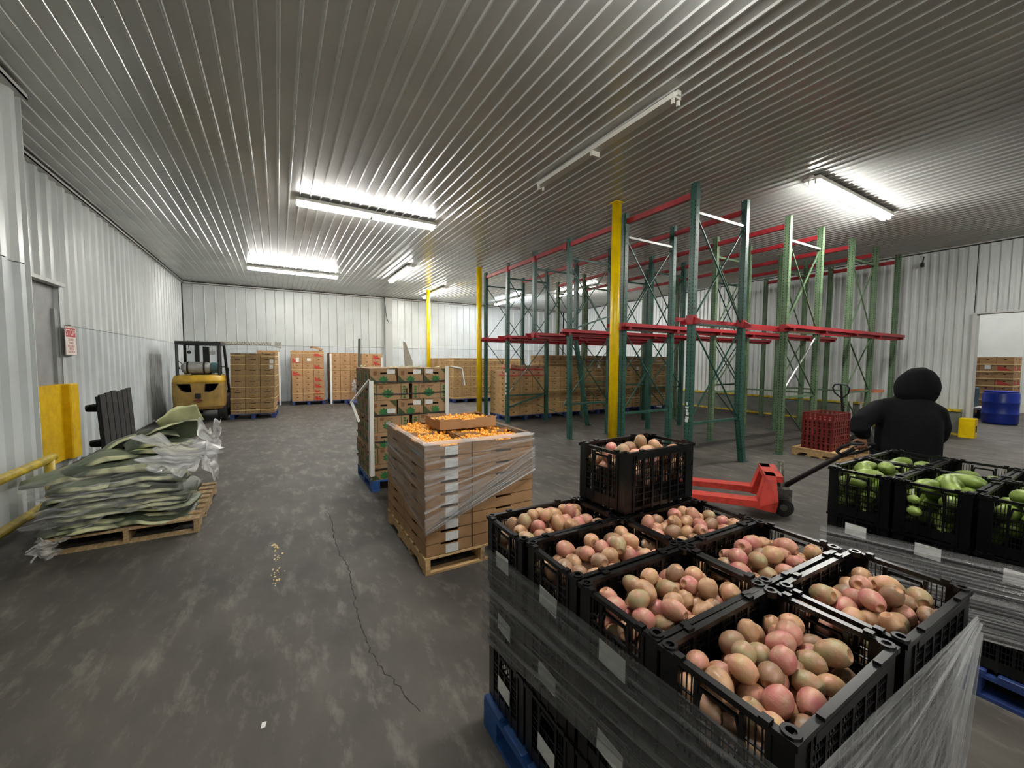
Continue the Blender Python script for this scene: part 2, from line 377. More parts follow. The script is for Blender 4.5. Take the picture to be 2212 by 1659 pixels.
t5 = MB().box(XL - 0.08, 7.48, 2.68, XL + 0.03, 8.64, 2.73).build('trim_5', 'trim'); tag(t5, kind='structure')
# recessed sliding door on the left
d1 = MB().box(XL - 0.22, 7.4, 0.0, XL - 0.10, 8.66, 2.75).build('door_1', 'greydoor'); tag(d1, kind='structure')
MB().box(XL - 0.10, 7.5, 0.10, XL - 0.06, 8.61, 1.24).build('kick_panel', 'yellow', d1)
MB().box(XL - 0.10, 8.5, 1.24, XL - 0.06, 8.61, 2.35).build('door_edge', 'greydoor', d1)
MB().bbox(XL - 0.1, 8.6, 0.10, XL + 0.03, 8.90, 1.24, 0.015).build('jamb_guard', 'yellow', d1)
# the room beyond the doorway
wr2 = MB().box(21.0, YF, 0, 21.2, 10, CH).box(XR + 0.2, 9.9, 0, 21.2, 10.1, CH).build('wall_beyond', 'wall'); tag(wr2, kind='structure')
for k in range(8): MB().box(20.985, -3.0 + k * 1.2, 0.35, 21.0, -1.82 + k * 1.2, CH - 0.02).build('panel', 'wall', wr2)
MB().box(20.9, YF, 0, 21.0, 9.9, 0.3).build('kerb', 'trim', wr2)

# floor crack and paint chips: marks in the floor itself
cr = [(0.43, 4.6), (0.425, 4.16), (0.40, 3.85), (0.409, 3.53), (0.43, 3.38), (0.441, 3.25), (0.415, 3.05), (0.412, 2.85), (0.40, 2.7), (0.402, 2.52), (0.398, 2.35), (0.404, 2.25), (0.42, 2.15), (0.445, 2.05), (0.49, 1.9), (0.53, 1.7)]
b = MB(); pts = []
r1 = random.Random(3)
for (a0, b0), (a1, b1) in zip(cr, cr[1:]):
    for k in range(5):
        t = k / 5; pts.append((a0 + (a1 - a0) * t + r1.uniform(-0.010, 0.010), b0 + (b1 - b0) * t))
for (p, q) in zip(pts, pts[1:]):
    w = r1.uniform(0.0015, 0.0045); b.add([(p[0] - w, p[1], 0.0006), (p[0] + w, p[1], 0.0006), (q[0] + w, q[1], 0.0006), (q[0] - w, q[1], 0.0006)], [(3, 2, 1, 0)])
b.build('crack', 'crack', fl)
b = MB()
for cx, cy, n in ((-0.04, 3.97, 14), (-0.04, 3.74, 8), (-0.05, 3.45, 10), (-0.06, 3.33, 6)):
    for k in range(n):
        x0, y0 = cx + r1.gauss(0, 0.022), cy + r1.gauss(0, 0.05); rr = r1.uniform(0.004, 0.012)
        b.add([(x0 + rr * r1.uniform(.5, 1) * math.cos(a), y0 + 2 * rr * r1.uniform(.5, 1) * math.sin(a), 0.0008) for a in (0, 1, 2, 3.1, 4.2, 5.3)], [(0, 1, 2, 3, 4, 5)])
b.build('paint_chip', 'chip', fl)

# ------------------------------------------------------------------ lights
def fixture(a, b_, label, m='tube_on', on=True, tubes=2, cover=True, group='ceiling light fixtures', z=4.165):
    a, b_ = Vector((a[0], a[1], z)), Vector((b_[0], b_[1], z)); d = (b_ - a).normalized(); s = Vector((-d.y, d.x, 0)); up = Vector((0, 0, 1))
    c = (a + b_) / 2
    t = thing('ceiling_light', label, 'ceiling light', (c.x, c.y, CH), 0, group); inv = Vector((-c.x, -c.y, -CH)); a = a + inv; b_ = b_ + inv
    MB().bar(a + up * 0.055, b_ + up * 0.055, 0.2 if tubes else 0.11, 0.05).build('housing', 'fixture', t)
    for k in (-1, 1):
        p = a if k < 0 else b_
        MB().bar(p + up * 0.05, p + up * 0.095, 0.05, 0.05, (1, 0, 0)).build('hanger', 'fixture', t)
        for q in (-1, 1): MB().bar(p - d * k * 0.02 + s * q * 0.04 + up * 0.035, p - d * k * 0.02 + s * q * 0.04 - up * 0.022, 0.02, 0.03, d).build('lamp_holder', 'fixture', t)
    mid = (a + b_) / 2
    MB().bar(mid - d * 0.02, mid + d * 0.02, 0.12, 0.06).build('centre_clip', 'fixture', t)
    if tubes:
        for q in (-1, 1):
            for p0, p1 in ((a + d * 0.03, mid - d * 0.022), (mid + d * 0.022, b_ - d * 0.03)):
                MB().tube([p0 + s * q * 0.036, p1 + s * q * 0.036], 0.027, 10).build('tube', m if on else 'tube_off', t, smooth=True)
    return t
fixture((0.32, 7.58), (2.68, 7.62), 'lit double fluorescent light nearest the camera over the open floor')
fixture((-0.68, 13.6), (1.68, 13.7), 'lit double fluorescent light near the back wall above the stacked cartons')
fixture((3.25, 13.5), (3.25, 11.2), 'short lit fluorescent light left of the back yellow post')
fixture((5.25, 16.2), (5.25, 13.85), 'lit fluorescent light just behind the back yellow post')
fixture((8.65, 16.4), (8.65, 14.0), 'cool white fluorescent light seen through the far end of the rack', 'tube_cool')
fixture((9.6, 13.1), (9.6, 10.7), 'lit fluorescent light behind the rack, right of the cool white one')
fixture((3.43, 5.1), (3.45, 2.74), 'unlit fluorescent fixture running along the ceiling before the rack', on=False, tubes=0)
fixture((6.62, 2.95), (9.4, 2.98), 'lit fluorescent light to the right above the rack end')
fixture((0.55, 1.45), (2.9, 1.45), 'lit fluorescent light overhead at the top edge of the picture')
fixture((17.6, 0.2), (17.6, 2.6), 'lit fluorescent light in the room beyond the doorway')
fixture((16.6, 4.6), (19.0, 4.6), 'lit fluorescent light deep in the room beyond the doorway')
fixture((9.0, -0.7), (11.4, -0.7), 'added unseen fluorescent fill light behind the photographer on the right')  # invented fixture out of view, added to brighten the right wall
fixture((0.4, -3.0), (2.8, -3.0), 'added unseen fluorescent fill light behind the photographer on the left')  # invented fixture out of view, added to lift walls and ceiling

# ------------------------------------------------------------------ yellow posts, rails, guards
def post(x, y, r, label):
    t = thing('steel_post', label, 'post', (x, y, 0), 0, 'yellow roof posts')
    MB().tube([(0, 0, 0.012), (0, 0, CH - 0.012)], r, 24).build('pole', 'yellow_post', t, smooth=True)
    MB().box(-r * 1.5, -r * 1.5, 0, r * 1.5, r * 1.5, 0.012).build('base_plate', 'yellow_post', t)
    MB().box(-r * 1.02, -r * 1.02, CH - 0.012, r * 1.02, r * 1.02, CH).build('cap_plate', 'yellow_post', t)
post(4.93, 5.05, 0.078, 'tall bright yellow post nearest the camera in front of the rack')
post(5.0, 10.48, 0.075, 'yellow post at the far corner of the green rack')
post(4.92, 14.75, 0.075, 'slim yellow post farthest away near the back wall')

t = thing('guard_rail', 'yellow pipe guard rail low along the left wall', 'guard rail', (-1.98, 2.0, 0))
for z in (0.63, 0.2): MB().tube([(0, -3.0, z), (0, 3.78, z)], 0.04, 12).build('rail', 'yellow_rail', t, smooth=True)
for y in (-2.9, 0.4, 3.7): MB().tube([(0, y, 0.0), (0, y, 0.64)], 0.038, 12).build('upright', 'yellow_rail', t, smooth=True)

t = thing('wall_guard', 'grey boarded guard with yellow edges along the right wall', 'guard', (13.22, 2.7, 0))
MB().box(-0.06, 0.0, 0.02, 0.06, 8.0, 0.53).build('board', 'grey_board', t)
MB().box(-0.09, 0.0, 0.53, 0.08, 8.0, 0.58).build('top_rail', 'yellow_rail', t)
MB().box(-0.09, 0.0, 0.0, 0.08, 8.0, 0.05).build('bottom_rail', 'yellow_rail', t)
t = thing('door_guard', 'yellow steel guard block at the foot of the doorway', 'guard', (13.02, 2.54, 0))
MB().bbox(-0.12, -0.11, 0, 0.12, 0.13, 0.42, 0.012).build('block', 'yellow_post', t)
MB().box(-0.02, -0.113, 0.12, 0.06, -0.109, 0.26).build('hole', 'hole', t)  # raised dark patch, no opening; paints the shade of a hole

# ------------------------------------------------------------------ drive-in pallet rack
RX = [5.12, 6.34, 7.63, 8.79, 10.09, 11.25, 12.52]
RY = [3.72, 5.04, 6.65, 7.81, 9.05, 10.30]
RH = 4.12; RZ = 2.21
up_cache = {}
def upright_mesh(h, m, lean=(0, 0)):
    """open C-section steel upright with two columns of punched slots in the front web; front faces -X"""
    key = (round(h, 3), m)
    if key in up_cache: return up_cache[key]
    b = MB(); w = 0.046; dpt = 0.038; p = 0.0508
    n = int(h / p)
    def quad(y0, y1, z0, z1, mi=0): b.add([(-dpt, y0, z0), (-dpt, y1, z0), (-dpt, y1, z1), (-dpt, y0, z1)], [(3, 2, 1, 0)], mi)
    quad(-w, -0.036, 0, h); quad(-0.022, 0.022, 0, h); quad(0.036, w, 0, h)
    for k in range(n):
        z = k * p
        for s in (-1, 1):
            a, c = (0.022, 0.036) if s > 0 else (-0.036, -0.022)
            quad(a, c, z, z + 0.027)
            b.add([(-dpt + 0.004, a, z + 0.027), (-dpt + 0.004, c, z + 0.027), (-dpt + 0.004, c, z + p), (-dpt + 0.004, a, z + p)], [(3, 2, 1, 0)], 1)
    for s in (-1, 1):
        b.box(-dpt + 0.0005, s * w - 0.002, 0, dpt, s * w + 0.002, h)
        b.box(dpt - 0.003, min(s * w, s * 0.028), 0, dpt, max(s * w, s * 0.028), h)
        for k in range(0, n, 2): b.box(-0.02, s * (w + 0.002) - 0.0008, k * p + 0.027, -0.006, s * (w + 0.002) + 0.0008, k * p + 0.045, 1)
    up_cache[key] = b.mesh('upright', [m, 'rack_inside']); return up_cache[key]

rack = thing('pallet_rack', 'tall green drive-in pallet rack with red rails, mostly empty', 'rack', (0, 0, 0))
foot = MB().box(-0.07, -0.06, 0, 0.07, 0.06, 0.008).mesh('foot_plate', 'rack_a')
brk = MB().box(-0.05, -0.055, -0.06, 0.045, 0.055, 0.07).box(-0.03, -0.17, -0.055, 0.03, 0.17, -0.01).prism([(-0.02, 0.05, -0.055), (-0.02, 0.17, -0.02), (-0.02, 0.05, 0.05)], (0.04, 0, 0)).prism([(-0.02, -0.05, 0.05), (-0.02, -0.17, -0.02), (-0.02, -0.05, -0.055)], (0.04, 0, 0)).mesh('rail_bracket', 'rack_red')
def upright(x, y, z0, z1, m, lean=0.0, leany=0.0, plate=True):
    o = ob('upright', upright_mesh(z1 - z0, m), rack, (x, y, z0), (math.atan(leany), math.atan(lean), 0))
    if plate and z0 < 0.02: ob('foot_plate', foot, o, (0, 0, 0))
    return o
for j, y in enumerate(RY):
    for i, x in enumerate(RX):
        m = 'rack_a' if i < 2 or (j in (2, 3) and i < 4) else 'rack_b'
        if i > 4 and j > 2: continue
        h = RH - 0.02 * ((i * 3 + j) % 3)
        if (i, j) == (0, 3): upright(x, y, RZ - 0.1, h, m, plate=False)            # cut off at the rail
        elif (i, j) == (1, 0):
            upright(x, y, 0.70, h, m, plate=False); o = upright(x + 0.16, y, 0.0, 0.72, m, -0.2)
        elif (i, j) == (1, 3):
            upright(x, y, 2.05, h, m, plate=False); o = upright(x + 0.42, y, 0.0, 2.1, m, -0.195)
        elif (i, j) == (0, 2): upright(x + 0.1, y - 0.06, 0, h, m, -0.025, 0.012)
        else: upright(x, y, 0, h, m)
        ob('rail_bracket', brk, rack, (x, y, RZ))
def strut(p, q, m, w=0.03): MB().bar(p, q, w, w, (0, 1, 0)).build('strut', m, rack)
def cross(p, q, m): MB().bar(p, q, 0.014, 0.022, (0, 1, 0)).build('diagonal_brace', m, rack)
for j, y in enumerate(RY):
    for i0, i1 in ((0, 1), (2, 3), (4, 5)):
        if i0 > 3 and j > 2: continue
        x0, x1 = RX[i0], RX[i1]
        m = 'rack_a' if i0 < 2 or j in (2, 3) else 'rack_b'
        zl = 0.72 if i0 < 2 else 1.0
        strut((x0, y, 3.72), (x1, y, 3.72), 'galv' if (i0, j) in ((0, 0), (0, 1), (2, 0)) else m, 0.036)
        strut((x0, y, 2.16), (x1, y, 2.16), m); 
        if (i0, j) != (0, 3): strut((x0, y, zl), (x1, y, zl), m, 0.036)
        cross((x0, y - 0.012, 3.70), (x1, y - 0.012, 2.18), m); cross((x0, y + 0.012, 2.18), (x1, y + 0.012, 3.70), m)
        if (i0, j) == (2, 0):
            cross((x0, y - 0.012, 2.14), (x1, y - 0.012, zl), 'rack_b'); MB().tube([(x0 - 0.03, y + 0.012, zl + 0.02), (x1, y + 0.012, 2.1)], 0.016, 8).build('diagonal_brace', 'galv', rack)
        elif (i0, j) == (0, 3): cross((x0 + 0.1, y, 0.6), (x1 + 0.4, y, 0.03), m)
        else:
            cross((x0, y - 0.012, 2.14), (x1, y - 0.012, zl), m); cross((x0, y + 0.012, zl), (x1, y + 0.012, 2.14), m)
        if i0 and j % 2 == 0: cross((x0, y + 0.012, zl - 0.04), (x1, y + 0.012, 0.05), m)
strut((5.12, 9.05 - 0.05, 0.42), (6.34, 9.05 - 0.05, 0.75), 'rack_a', 0.04)
MB().bar((5.25, 6.7, 2.26), (6.7, 6.5, 2.75), 0.05, 0.03).build('loose_strut', 'rack_a', rack)
rail = MB().box(0, -0.045, -0.004, 1, 0.045, 0.0).box(0, 0.041, 0, 1, 0.045, 0.06).box(0, -0.045, -0.05, 1, -0.041, 0).mesh('rail', 'rack_red')
railm = MB().box(0, -0.045, 0.0, 1, 0.045, 0.004).box(0, -0.045, 0, 1, -0.041, 0.06).box(0, 0.041, -0.05, 1, 0.045, 0).mesh('rail', 'rack_red')
for j, y in enumerate(RY):
    for s in (-1, 1):
        if (j == 0 and s < 0) or (j == 5 and s > 0): x0 = 4.98
        x0 = 4.92 + 0.07 * ((j * 2 + s) % 3)
        x1 = 12.6 if j < 3 else 10.2
        if j == 0 and s < 0: x0 = 7.45; 
        if j == 2 and s > 0: continue
        o = ob('rail', rail if s > 0 else railm, rack, (x0, y + s * 0.13, RZ - 0.008)); o.scale = (x1 - x0, 1, 1)
for i, x in enumerate(RX):
    for j in range(5):
        if i > 4 and j > 1: continue
        z = RH - 0.16 - 0.01 * ((i + j) % 2)
        MB().box(x - 0.02, RY[j] + 0.04, z - 0.04, x + 0.03, RY[j + 1] - 0.04, z + 0.04).build('top_beam', 'rack_red', rack)
        if i == 0: MB().box(x - 0.045, RY[j] - 0.05, z - 0.08, x + 0.045, RY[j] + 0.05, z + 0.05).build('beam_bracket', 'rack_red' if j in (2, 3, 4) else 'rack_a', rack)
    if i < 5: MB().box(x + 0.0, RY[0], 1.02, x + 0.03, RY[1], 1.05).build('rear_tie', 'rack_b', rack) if i in (3, 4) else None
# scraped paint on the worn uprights, thin flakes of bare plaster-white primer
r2 = random.Random(11)
for x, y, z0, z1 in ((5.12 + 0.17, 6.60, 0.5, 1.15), (5.12, 9.05, 0.75, 1.35), (5.12, 3.72, 0.75, 1.05)):
    for k in range(6):
        z = z0 + (z1 - z0) * k / 6; w = r2.uniform(0.012, 0.03)
        MB().box(x - 0.042, y - w + r2.uniform(-.01, .01), z, x - 0.0385, y + w, z + (z1 - z0) / 6 * r2.uniform(.5, 1)).build('bare_patch', 'paper', rack)

# ------------------------------------------------------------------ pallets
def block_pallet(label, x0, y0, sx, sy, m='bluewood', rz=0.0, group='pallets', h=0.14, name='pallet'):
    t = thing(name, label, 'pallet', (x0, y0, 0), rz, group)
    nb = 7; bw = sy / nb * 0.82
    top = MB().bbox(0, -bw / 2, 0, sx, bw / 2, 0.02, 0.003).mesh('deck_board', m)
    for k in range(nb): ob('deck_board', top, t, (0, bw / 2 + (sy - bw) * k / (nb - 1), h - 0.02))
    st = MB().box(-0.05, 0, 0, 0.05, sy, 0.018).mesh('stringer_board', m); bl = MB().box(-0.05, -0.06, 0, 0.05, 0.06, h - 0.056).mesh('block', m)
    for x in (0.05, sx / 2, sx - 0.05):
        ob('stringer_board', st, t, (x, 0, h - 0.0385)); ob('bottom_board', st, t, (x, 0, 0.0))
        for y in (0.06, sy / 2, sy - 0.06): ob('block', bl, t, (x, y, 0.018))
    bt = MB().box(0, -0.05, 0, sx, 0.05, 0.017).mesh('bottom_board', m)
    return t
def stringer_pallet(label, x0, y0, sx, sy, m='wood', rz=0.0, group='pallets', h=0.135, along='Y'):
    """deck boards run along X, stringers along Y"""
    t = thing('pallet', label, 'pallet', (x0, y0, 0), rz, group)
    b = MB()
    prof = [(0, 0), (sy * 0.14, 0), (sy * 0.17, 0.035), (sy * 0.33, 0.035), (sy * 0.36, 0), (sy * 0.64, 0), (sy * 0.67, 0.035), (sy * 0.83, 0.035), (sy * 0.86, 0), (sy, 0), (sy, h - 0.034), (0, h - 0.034)]
    st = MB().prism([(-0.019, p[0], p[1] + 0.016) for p in prof[:]], (0.038, 0, 0)).mesh('stringer', m)
    for x in (0.02, sx / 2, sx - 0.02): ob('stringer', st, t, (x, 0, 0))
    rr = random.Random(int(x0 * 100))
    for k in range(8):
        w = rr.uniform(0.085, 0.11)
        MB().bbox(-rr.uniform(0, .01), 0, 0, sx + rr.uniform(0, .01), w, 0.018, 0.003).build('deck_board', m, t, (0, (sy - w) * k / 7, h - 0.018))
    for k in range(4): MB().box(0, 0, 0, sx, 0.09, 0.016).build('bottom_board', m, t, (0, (sy - 0.09) * k / 3, 0))
    return t

# ------------------------------------------------------------------ cartons
ccache = {}
def carton_mesh(kind, sx, sy, sz):
    """closed cartons, origin at base centre; fronts face -Y and -X"""
    key = (kind, sx, sy, sz)
    if key in ccache: return ccache[key]
    b = MB(); x, y = sx / 2 - 0.0045, sy / 2 - 0.003; z = sz - 0.004
    mats = {'P': ['card_dull', 'hole'], 'G': ['card_gold', 'hole'], 'R': ['card', 'hole', 'red_print'], 'L': ['card_green', 'hole', 'green_print', 'dark_print', 'ink'], 'K': ['card_pink', 'hole', 'red_print'], 'N': ['card', 'hole']}[kind[0]]
    fr = [((-x, -y, 0), (1, 0, 0), (0, 0, 1), 2 * x), ((-x, y, 0), (0, -1, 0), (0, 0, 1), 2 * y), ((x, y, 0), (-1, 0, 0), (0, 0, 1), 2 * x), ((x, -y, 0), (0, 1, 0), (0, 0, 1), 2 * y)]
    for o, u, v, U in fr:
        if kind[0] == 'P':    # curved notch under the lid edge and a slot low down
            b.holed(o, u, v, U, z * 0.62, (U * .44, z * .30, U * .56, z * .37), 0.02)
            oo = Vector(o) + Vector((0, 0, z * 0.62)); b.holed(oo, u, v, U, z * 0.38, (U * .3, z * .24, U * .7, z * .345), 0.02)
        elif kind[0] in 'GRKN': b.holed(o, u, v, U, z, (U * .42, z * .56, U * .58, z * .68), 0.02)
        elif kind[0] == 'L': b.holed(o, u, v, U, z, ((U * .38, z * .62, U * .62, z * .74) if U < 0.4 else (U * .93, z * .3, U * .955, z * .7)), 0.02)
        if kind[0] in 'GN':   # lid line
            uu = Vector(u); nn = uu.cross(Vector(v)); p0 = Vector(o) + Vector((0, 0, z * .78)) + nn * 0.0015
            b.add([p0, p0 + uu * U, p0 + uu * U + Vector((0, 0, .004)), p0 + Vector((0, 0, .004))], [(0, 1, 2, 3)], 1 if kind[0] == 'G' and 0 else 0)
    b.add([(-x, -y, 0), (x, -y, 0), (x, y, 0), (-x, y, 0), (-x, -y, z), (x, -y, z), (x, y, z), (-x, y, z)], [(3, 2, 1, 0), (4, 5, 6, 7)])
    def decal(poly, face, mi):        # printed shape on face 0 (-Y) or 1 (-X); poly in (u, v) metres from lower left
        o, u, v, U = fr[face]; o, u, v = Vector(o), Vector(u), Vector(v); n = u.cross(v)
        b.add([o + u * p[0] + v * p[1] + n * 0.0012 for p in poly], [tuple(range(len(poly)))], mi)
    if kind == 'R1' or kind == 'K':
        for f in (0, 1):
            U = fr[f][3]; decal([(U * .08, z * .10), (U * .94, z * .10), (U * .62, z * .38), (U * .08, z * .82)] if kind == 'R1' else [(U * .04, 0.0), (U * .96, 0.0), (U * .96, z * .22), (U * .04, z * .3)], f, 2)
    if kind[0] == 'L':
        for f in range(4):
            U = fr[f][3]
            def leafp(cx, cz, s):
                pts = []
                for k in range(13):
                    a = PI * k / 12; rr_ = s * (1.0 if k % 2 == 0 else 0.66) * (0.75 + 0.35 * math.sin(a)); pts.append((cx - math.cos(a) * rr_ * 1.1, cz + math.sin(a) * rr_))
                return [(cx, cz - s * 0.38)] + pts[::-1]
            if U < 0.4:
                decal(leafp(U * .5, z * .15, z * .38), f, 2)
                decal([(0.004, 0.004), (U * .33, 0.004), (0.004, z * .55)], f, 3); decal([(U - 0.004, z * .97), (U * .72, z * .97), (U - 0.004, z * .52)], f, 3)
                decal([(U * .12, z * .55), (U * .25, z * .55), (U * .25, z * .82), (U * .12, z * .82)], f, 4); decal([(U * .66, z * .05), (U * .9, z * .05), (U * .9, z * .11), (U * .66, z * .11)], f, 4)
            else:
                decal(leafp(U * .45, z * .28, z * .44), f, 2)
                for q in (0.0, 0.8):
                    for e in range(5): decal([(U * (q + .03), z * (.1 + .17 * e)), (U * (q + .1), z * (.05 + .17 * e)), (U * (q + .13), z * (.14 + .17 * e)), (U * (q + .06), z * (.21 + .17 * e))], f, 2)
                    decal([(U * (q + .165 if q == 0 else q - .02), 0.003), (U * (q + .185 if q == 0 else q), 0.003), (U * (q + .185 if q == 0 else q), z - .003), (U * (q + .165 if q == 0 else q - .02), z - .003)], f, 3)
                decal([(U * .24, z * .74), (U * .34, z * .74), (U * .34, z * .93), (U * .24, z * .93)], f, 4); decal([(U * .4, z * .8), (U * .56, z * .8), (U * .56, z * .86), (U * .4, z * .86)], f, 4)
    ccache[key] = b.mesh('carton', mats); return ccache[key]
lab_card = {}
def label_card(parent, loc, w, h, rot):
    k = (w, h)
    if k not in lab_card: lab_card[k] = MB().box(-w / 2, -0.0012, -h / 2, w / 2, 0, h / 2).mesh('label_card', 'paper')
    return ob('label_card', lab_card[k], parent, loc, rot)

def carton_block(x0, y0, rz, cols, rows, layers, sx, sy, sz, kindfn, labelfn, group, z0=0.14, lean=(0, 0), skip=None, jit=0.006, seed=1, stuff=None):
    """cartons in columns along local X, rows along local Y, stacked in layers"""
    r = random.Random(seed); c, s = math.cos(rz), math.sin(rz); out = {}
    for l in range(layers):
        for j in range(rows):
            for i in range(cols):
                if skip and skip(i, j, l): continue
                if stuff is not None:
                    me = carton_mesh(kindfn(i, j, l), sx, sy, sz); M_ = Matrix.Translation((x0 + c * ((i + .5) * sx + lean[0] * l) - s * (j + .5) * sy, y0 + s * (i + .5) * sx + c * ((j + .5) * sy + r.uniform(-jit, jit)), z0 + l * sz)) @ Matrix.Rotation(rz + r.uniform(-.008, .008), 4, 'Z')
                    off = len(stuff.v); stuff.v += [tuple(M_ @ v.co) for v in me.vertices]; stuff.f += [tuple(k + off for k in p.vertices) for p in me.polygons]; stuff.m += [p.material_index for p in me.polygons]; continue
                lx = (i + .5) * sx + lean[0] * l + r.uniform(-jit, jit) * .5; ly = (j + .5) * sy + lean[1] * l + r.uniform(-jit, jit)
                o = ob('carton', carton_mesh(kindfn(i, j, l), sx, sy, sz), None, (x0 + c * lx - s * ly, y0 + s * lx + c * ly, z0 + l * sz), (0, 0, rz + r.uniform(-.008, .008)))
                tag(o, labelfn(i, j, l), 'carton', group); out[(i, j, l)] = o
    return out
def strap_ring(label, x0, y0, rz, sx, sy, z, m='strap', w=0.016, group=None, sag=0.0, off=0.004):
    t = tag(ob('strap', None, None, (x0, y0, z), (0, 0, rz)), label, 'strap', group)
    b = MB(); o = off
    P = [(-o, -o), (sx + o, -o), (sx + o, sy + o), (-o, sy + o)]
    for k in range(4):
        p, q = P[k], P[(k + 1) % 4]; n = 8
        for e in range(n):
            a0, a1 = e / n, (e + 1) / n
            z0_ = -sag * math.sin(PI * a0); z1_ = -sag * math.sin(PI * a1)
            b.bar((p[0] + (q[0] - p[0]) * a0, p[1] + (q[1] - p[1]) * a0, z0_), (p[0] + (q[0] - p[0]) * a1, p[1] + (q[1] - p[1]) * a1, z1_), 0.0016, w)
    me = b.mesh('strap', m); o2 = ob('strap', me, None, (x0, y0, z), (0, 0, rz)); tag(o2, label, 'strap', group)
    bpy.data.objects.remove(t); return o2
def corner_board(label, x, y, z0, z1, rz, w=0.06, lean=(0, 0), m='white_card', group='white corner boards'):
    b = MB().box(-0.005, -0.005, 0, w, -0.001, z1 - z0).box(-0.005, -0.005, 0, -0.001, w, z1 - z0)
    o = b.build('corner_board', m, None, (x, y, z0), (lean[0], lean[1], rz)); return tag(o, label, 'corner board', group)

COLN = ['left', 'middle', 'right']
# 1: leaning pallet beside the forklift
rz = math.radians(-4)
block_pallet('dark blue pallet under the leaning brown cartons beside the forklift', -1.15, 13.10, 1.06, 1.0, 'navywood', rz)
c1_ = carton_block(-1.14, 13.11, rz, 3, 2, 11, 0.345, 0.5, 0.150, lambda i, j, l: 'P',
             lambda i, j, l: f"notched brown carton, {ORD[l]} layer, {['front', 'back'][j]} {COLN[i]} column, beside the forklift", 'cartons beside the forklift', lean=(0.004, 0.0), seed=2, skip=lambda i, j, l: j == 1 and i < 2)
for k, z in enumerate((0.24, 0.56, 0.87, 1.18, 1.48, 1.72)):
    strap_ring(f"cream strap around the cartons beside the forklift, {['lowest', 'second', 'third', 'fourth', 'fifth', 'highest'][k]} of six", -1.14 + .004 * z / .15, 13.11, rz, 1.045, 1.0, z, group='cream straps beside the forklift')
for q_ in (8, 9): label_card(c1_[(2, 0, q_)], (.09, -.2505, .08), .09, .11, (0, 0, 0))
# 2: pallet partly hidden behind it
block_pallet('dark blue pallet partly hidden behind the leaning cartons', -0.98, 16.55, 1.05, 1.0, 'navywood')
carton_block(-0.97, 16.56, 0, 3, 1, 8, 0.345, 0.5, 0.225, lambda i, j, l: 'R1' if (i + l) % 5 == 2 else 'N',
             lambda i, j, l: f"brown carton, {ORD[l]} layer, {COLN[i]} column, pallet hidden behind the leaning cartons", 'cartons behind the leaning pallet', seed=3, skip=lambda i, j, l: i == 0 or (i == 1 and l < 6))
corner_board('white corner board at right edge behind the leaning cartons', 0.075, 16.55, 0.0, 1.9, PI / 2)
# 3: red-print cartons
block_pallet('dark blue pallet under the stack with red triangle prints', 0.40, 16.2, 1.07, 1.0, 'navywood')
RT = {(2, 7), (0, 6), (2, 5), (0, 4), (2, 3), (2, 2), (2, 1), (2, 0)}
c3 = carton_block(0.41, 16.21, 0, 3, 2, 8, 0.35, 0.5, 0.226, lambda i, j, l: 'R1' if (i, l) in RT and j == 0 else 'R0',
             lambda i, j, l: f"carton, {ORD[l]} layer, {['front', 'back'][j]} {COLN[i]} column, stack with red triangle prints", 'cartons with red triangle prints', seed=4, skip=lambda i, j, l: j == 1 and i > 0)
label_card(c3[(0, 0, 6)], (0.02, -0.251, 0.12), 0.1, 0.15, (0, 0, 0)); label_card(c3[(1, 0, 6)], (0.03, -0.251, 0.13), 0.12, 0.1, (0, 0, 0))
for k, z in enumerate((0.42, 1.28, 1.85)): strap_ring(f"thin strap around the red triangle stack, {['lowest', 'middle', 'highest'][k]} of three", 0.41, 16.21, 0, 1.05, 1.0, z, w=0.012, group='straps around the red triangle stack')
o = MB().box(-0.17, -0.25, 0, 0.17, 0.25, 0.012).box(-0.17, -0.25, -0.06, -0.163, 0.25, 0).box(0.163, -0.25, -0.06, 0.17, 0.25, 0).box(-0.17, -0.25, -0.06, 0.17, -0.243, 0).build('cardboard_tray', 'card', None, (1.24, 16.46, 2.055), (0, 0.28, 0.1)); tag(o, 'loose shallow cardboard tray tilted upside down on the red triangle stack', 'tray')
# 4: stack next to it
block_pallet('dark blue pallet under plain tan cartons right of the red triangle stack', 1.64, 16.1, 1.05, 1.0, 'navywood')
carton_block(1.65, 16.11, 0, 3, 2, 8, 0.345, 0.5, 0.218, lambda i, j, l: 'N',
             lambda i, j, l: f"plain tan carton, {ORD[l]} layer, {['front', 'back'][j]} {COLN[i]} column, right of red triangle stack", 'plain tan cartons by the back wall', seed=5, skip=lambda i, j, l: j == 1 and i > 0)
corner_board('white corner board at the front left edge of the plain tan stack', 1.645, 16.10, 0.0, 1.85, 0)
for k, z in enumerate((0.45, 1.25)): strap_ring(f"cream strap around the plain tan stack, {['lower', 'upper'][k]} of two", 1.65, 16.11, 0, 1.04, 1.0, z, w=0.012, group='straps around the plain tan stack')
# 5: red print stack mostly hidden behind the green-print pallet
block_pallet('dark blue pallet mostly hidden behind the green leaf cartons', 2.2, 14.9, 1.05, 1.0, 'navywood')
carton_block(2.2, 14.91, 0, 3, 1, 8, 0.35, 0.5, 0.214, lambda i, j, l: 'R1' if i == 2 else 'R0',
             lambda i, j, l: f"carton, {ORD[l]} layer, {COLN[i]} column, hidden stack behind the green leaf cartons", 'cartons behind the green leaf pallet', seed=6, skip=lambda i, j, l: i == 0 or l < 5)
corner_board('white corner board at the right of the hidden red print stack', 3.27, 14.9, 0.0, 1.72, PI / 2)
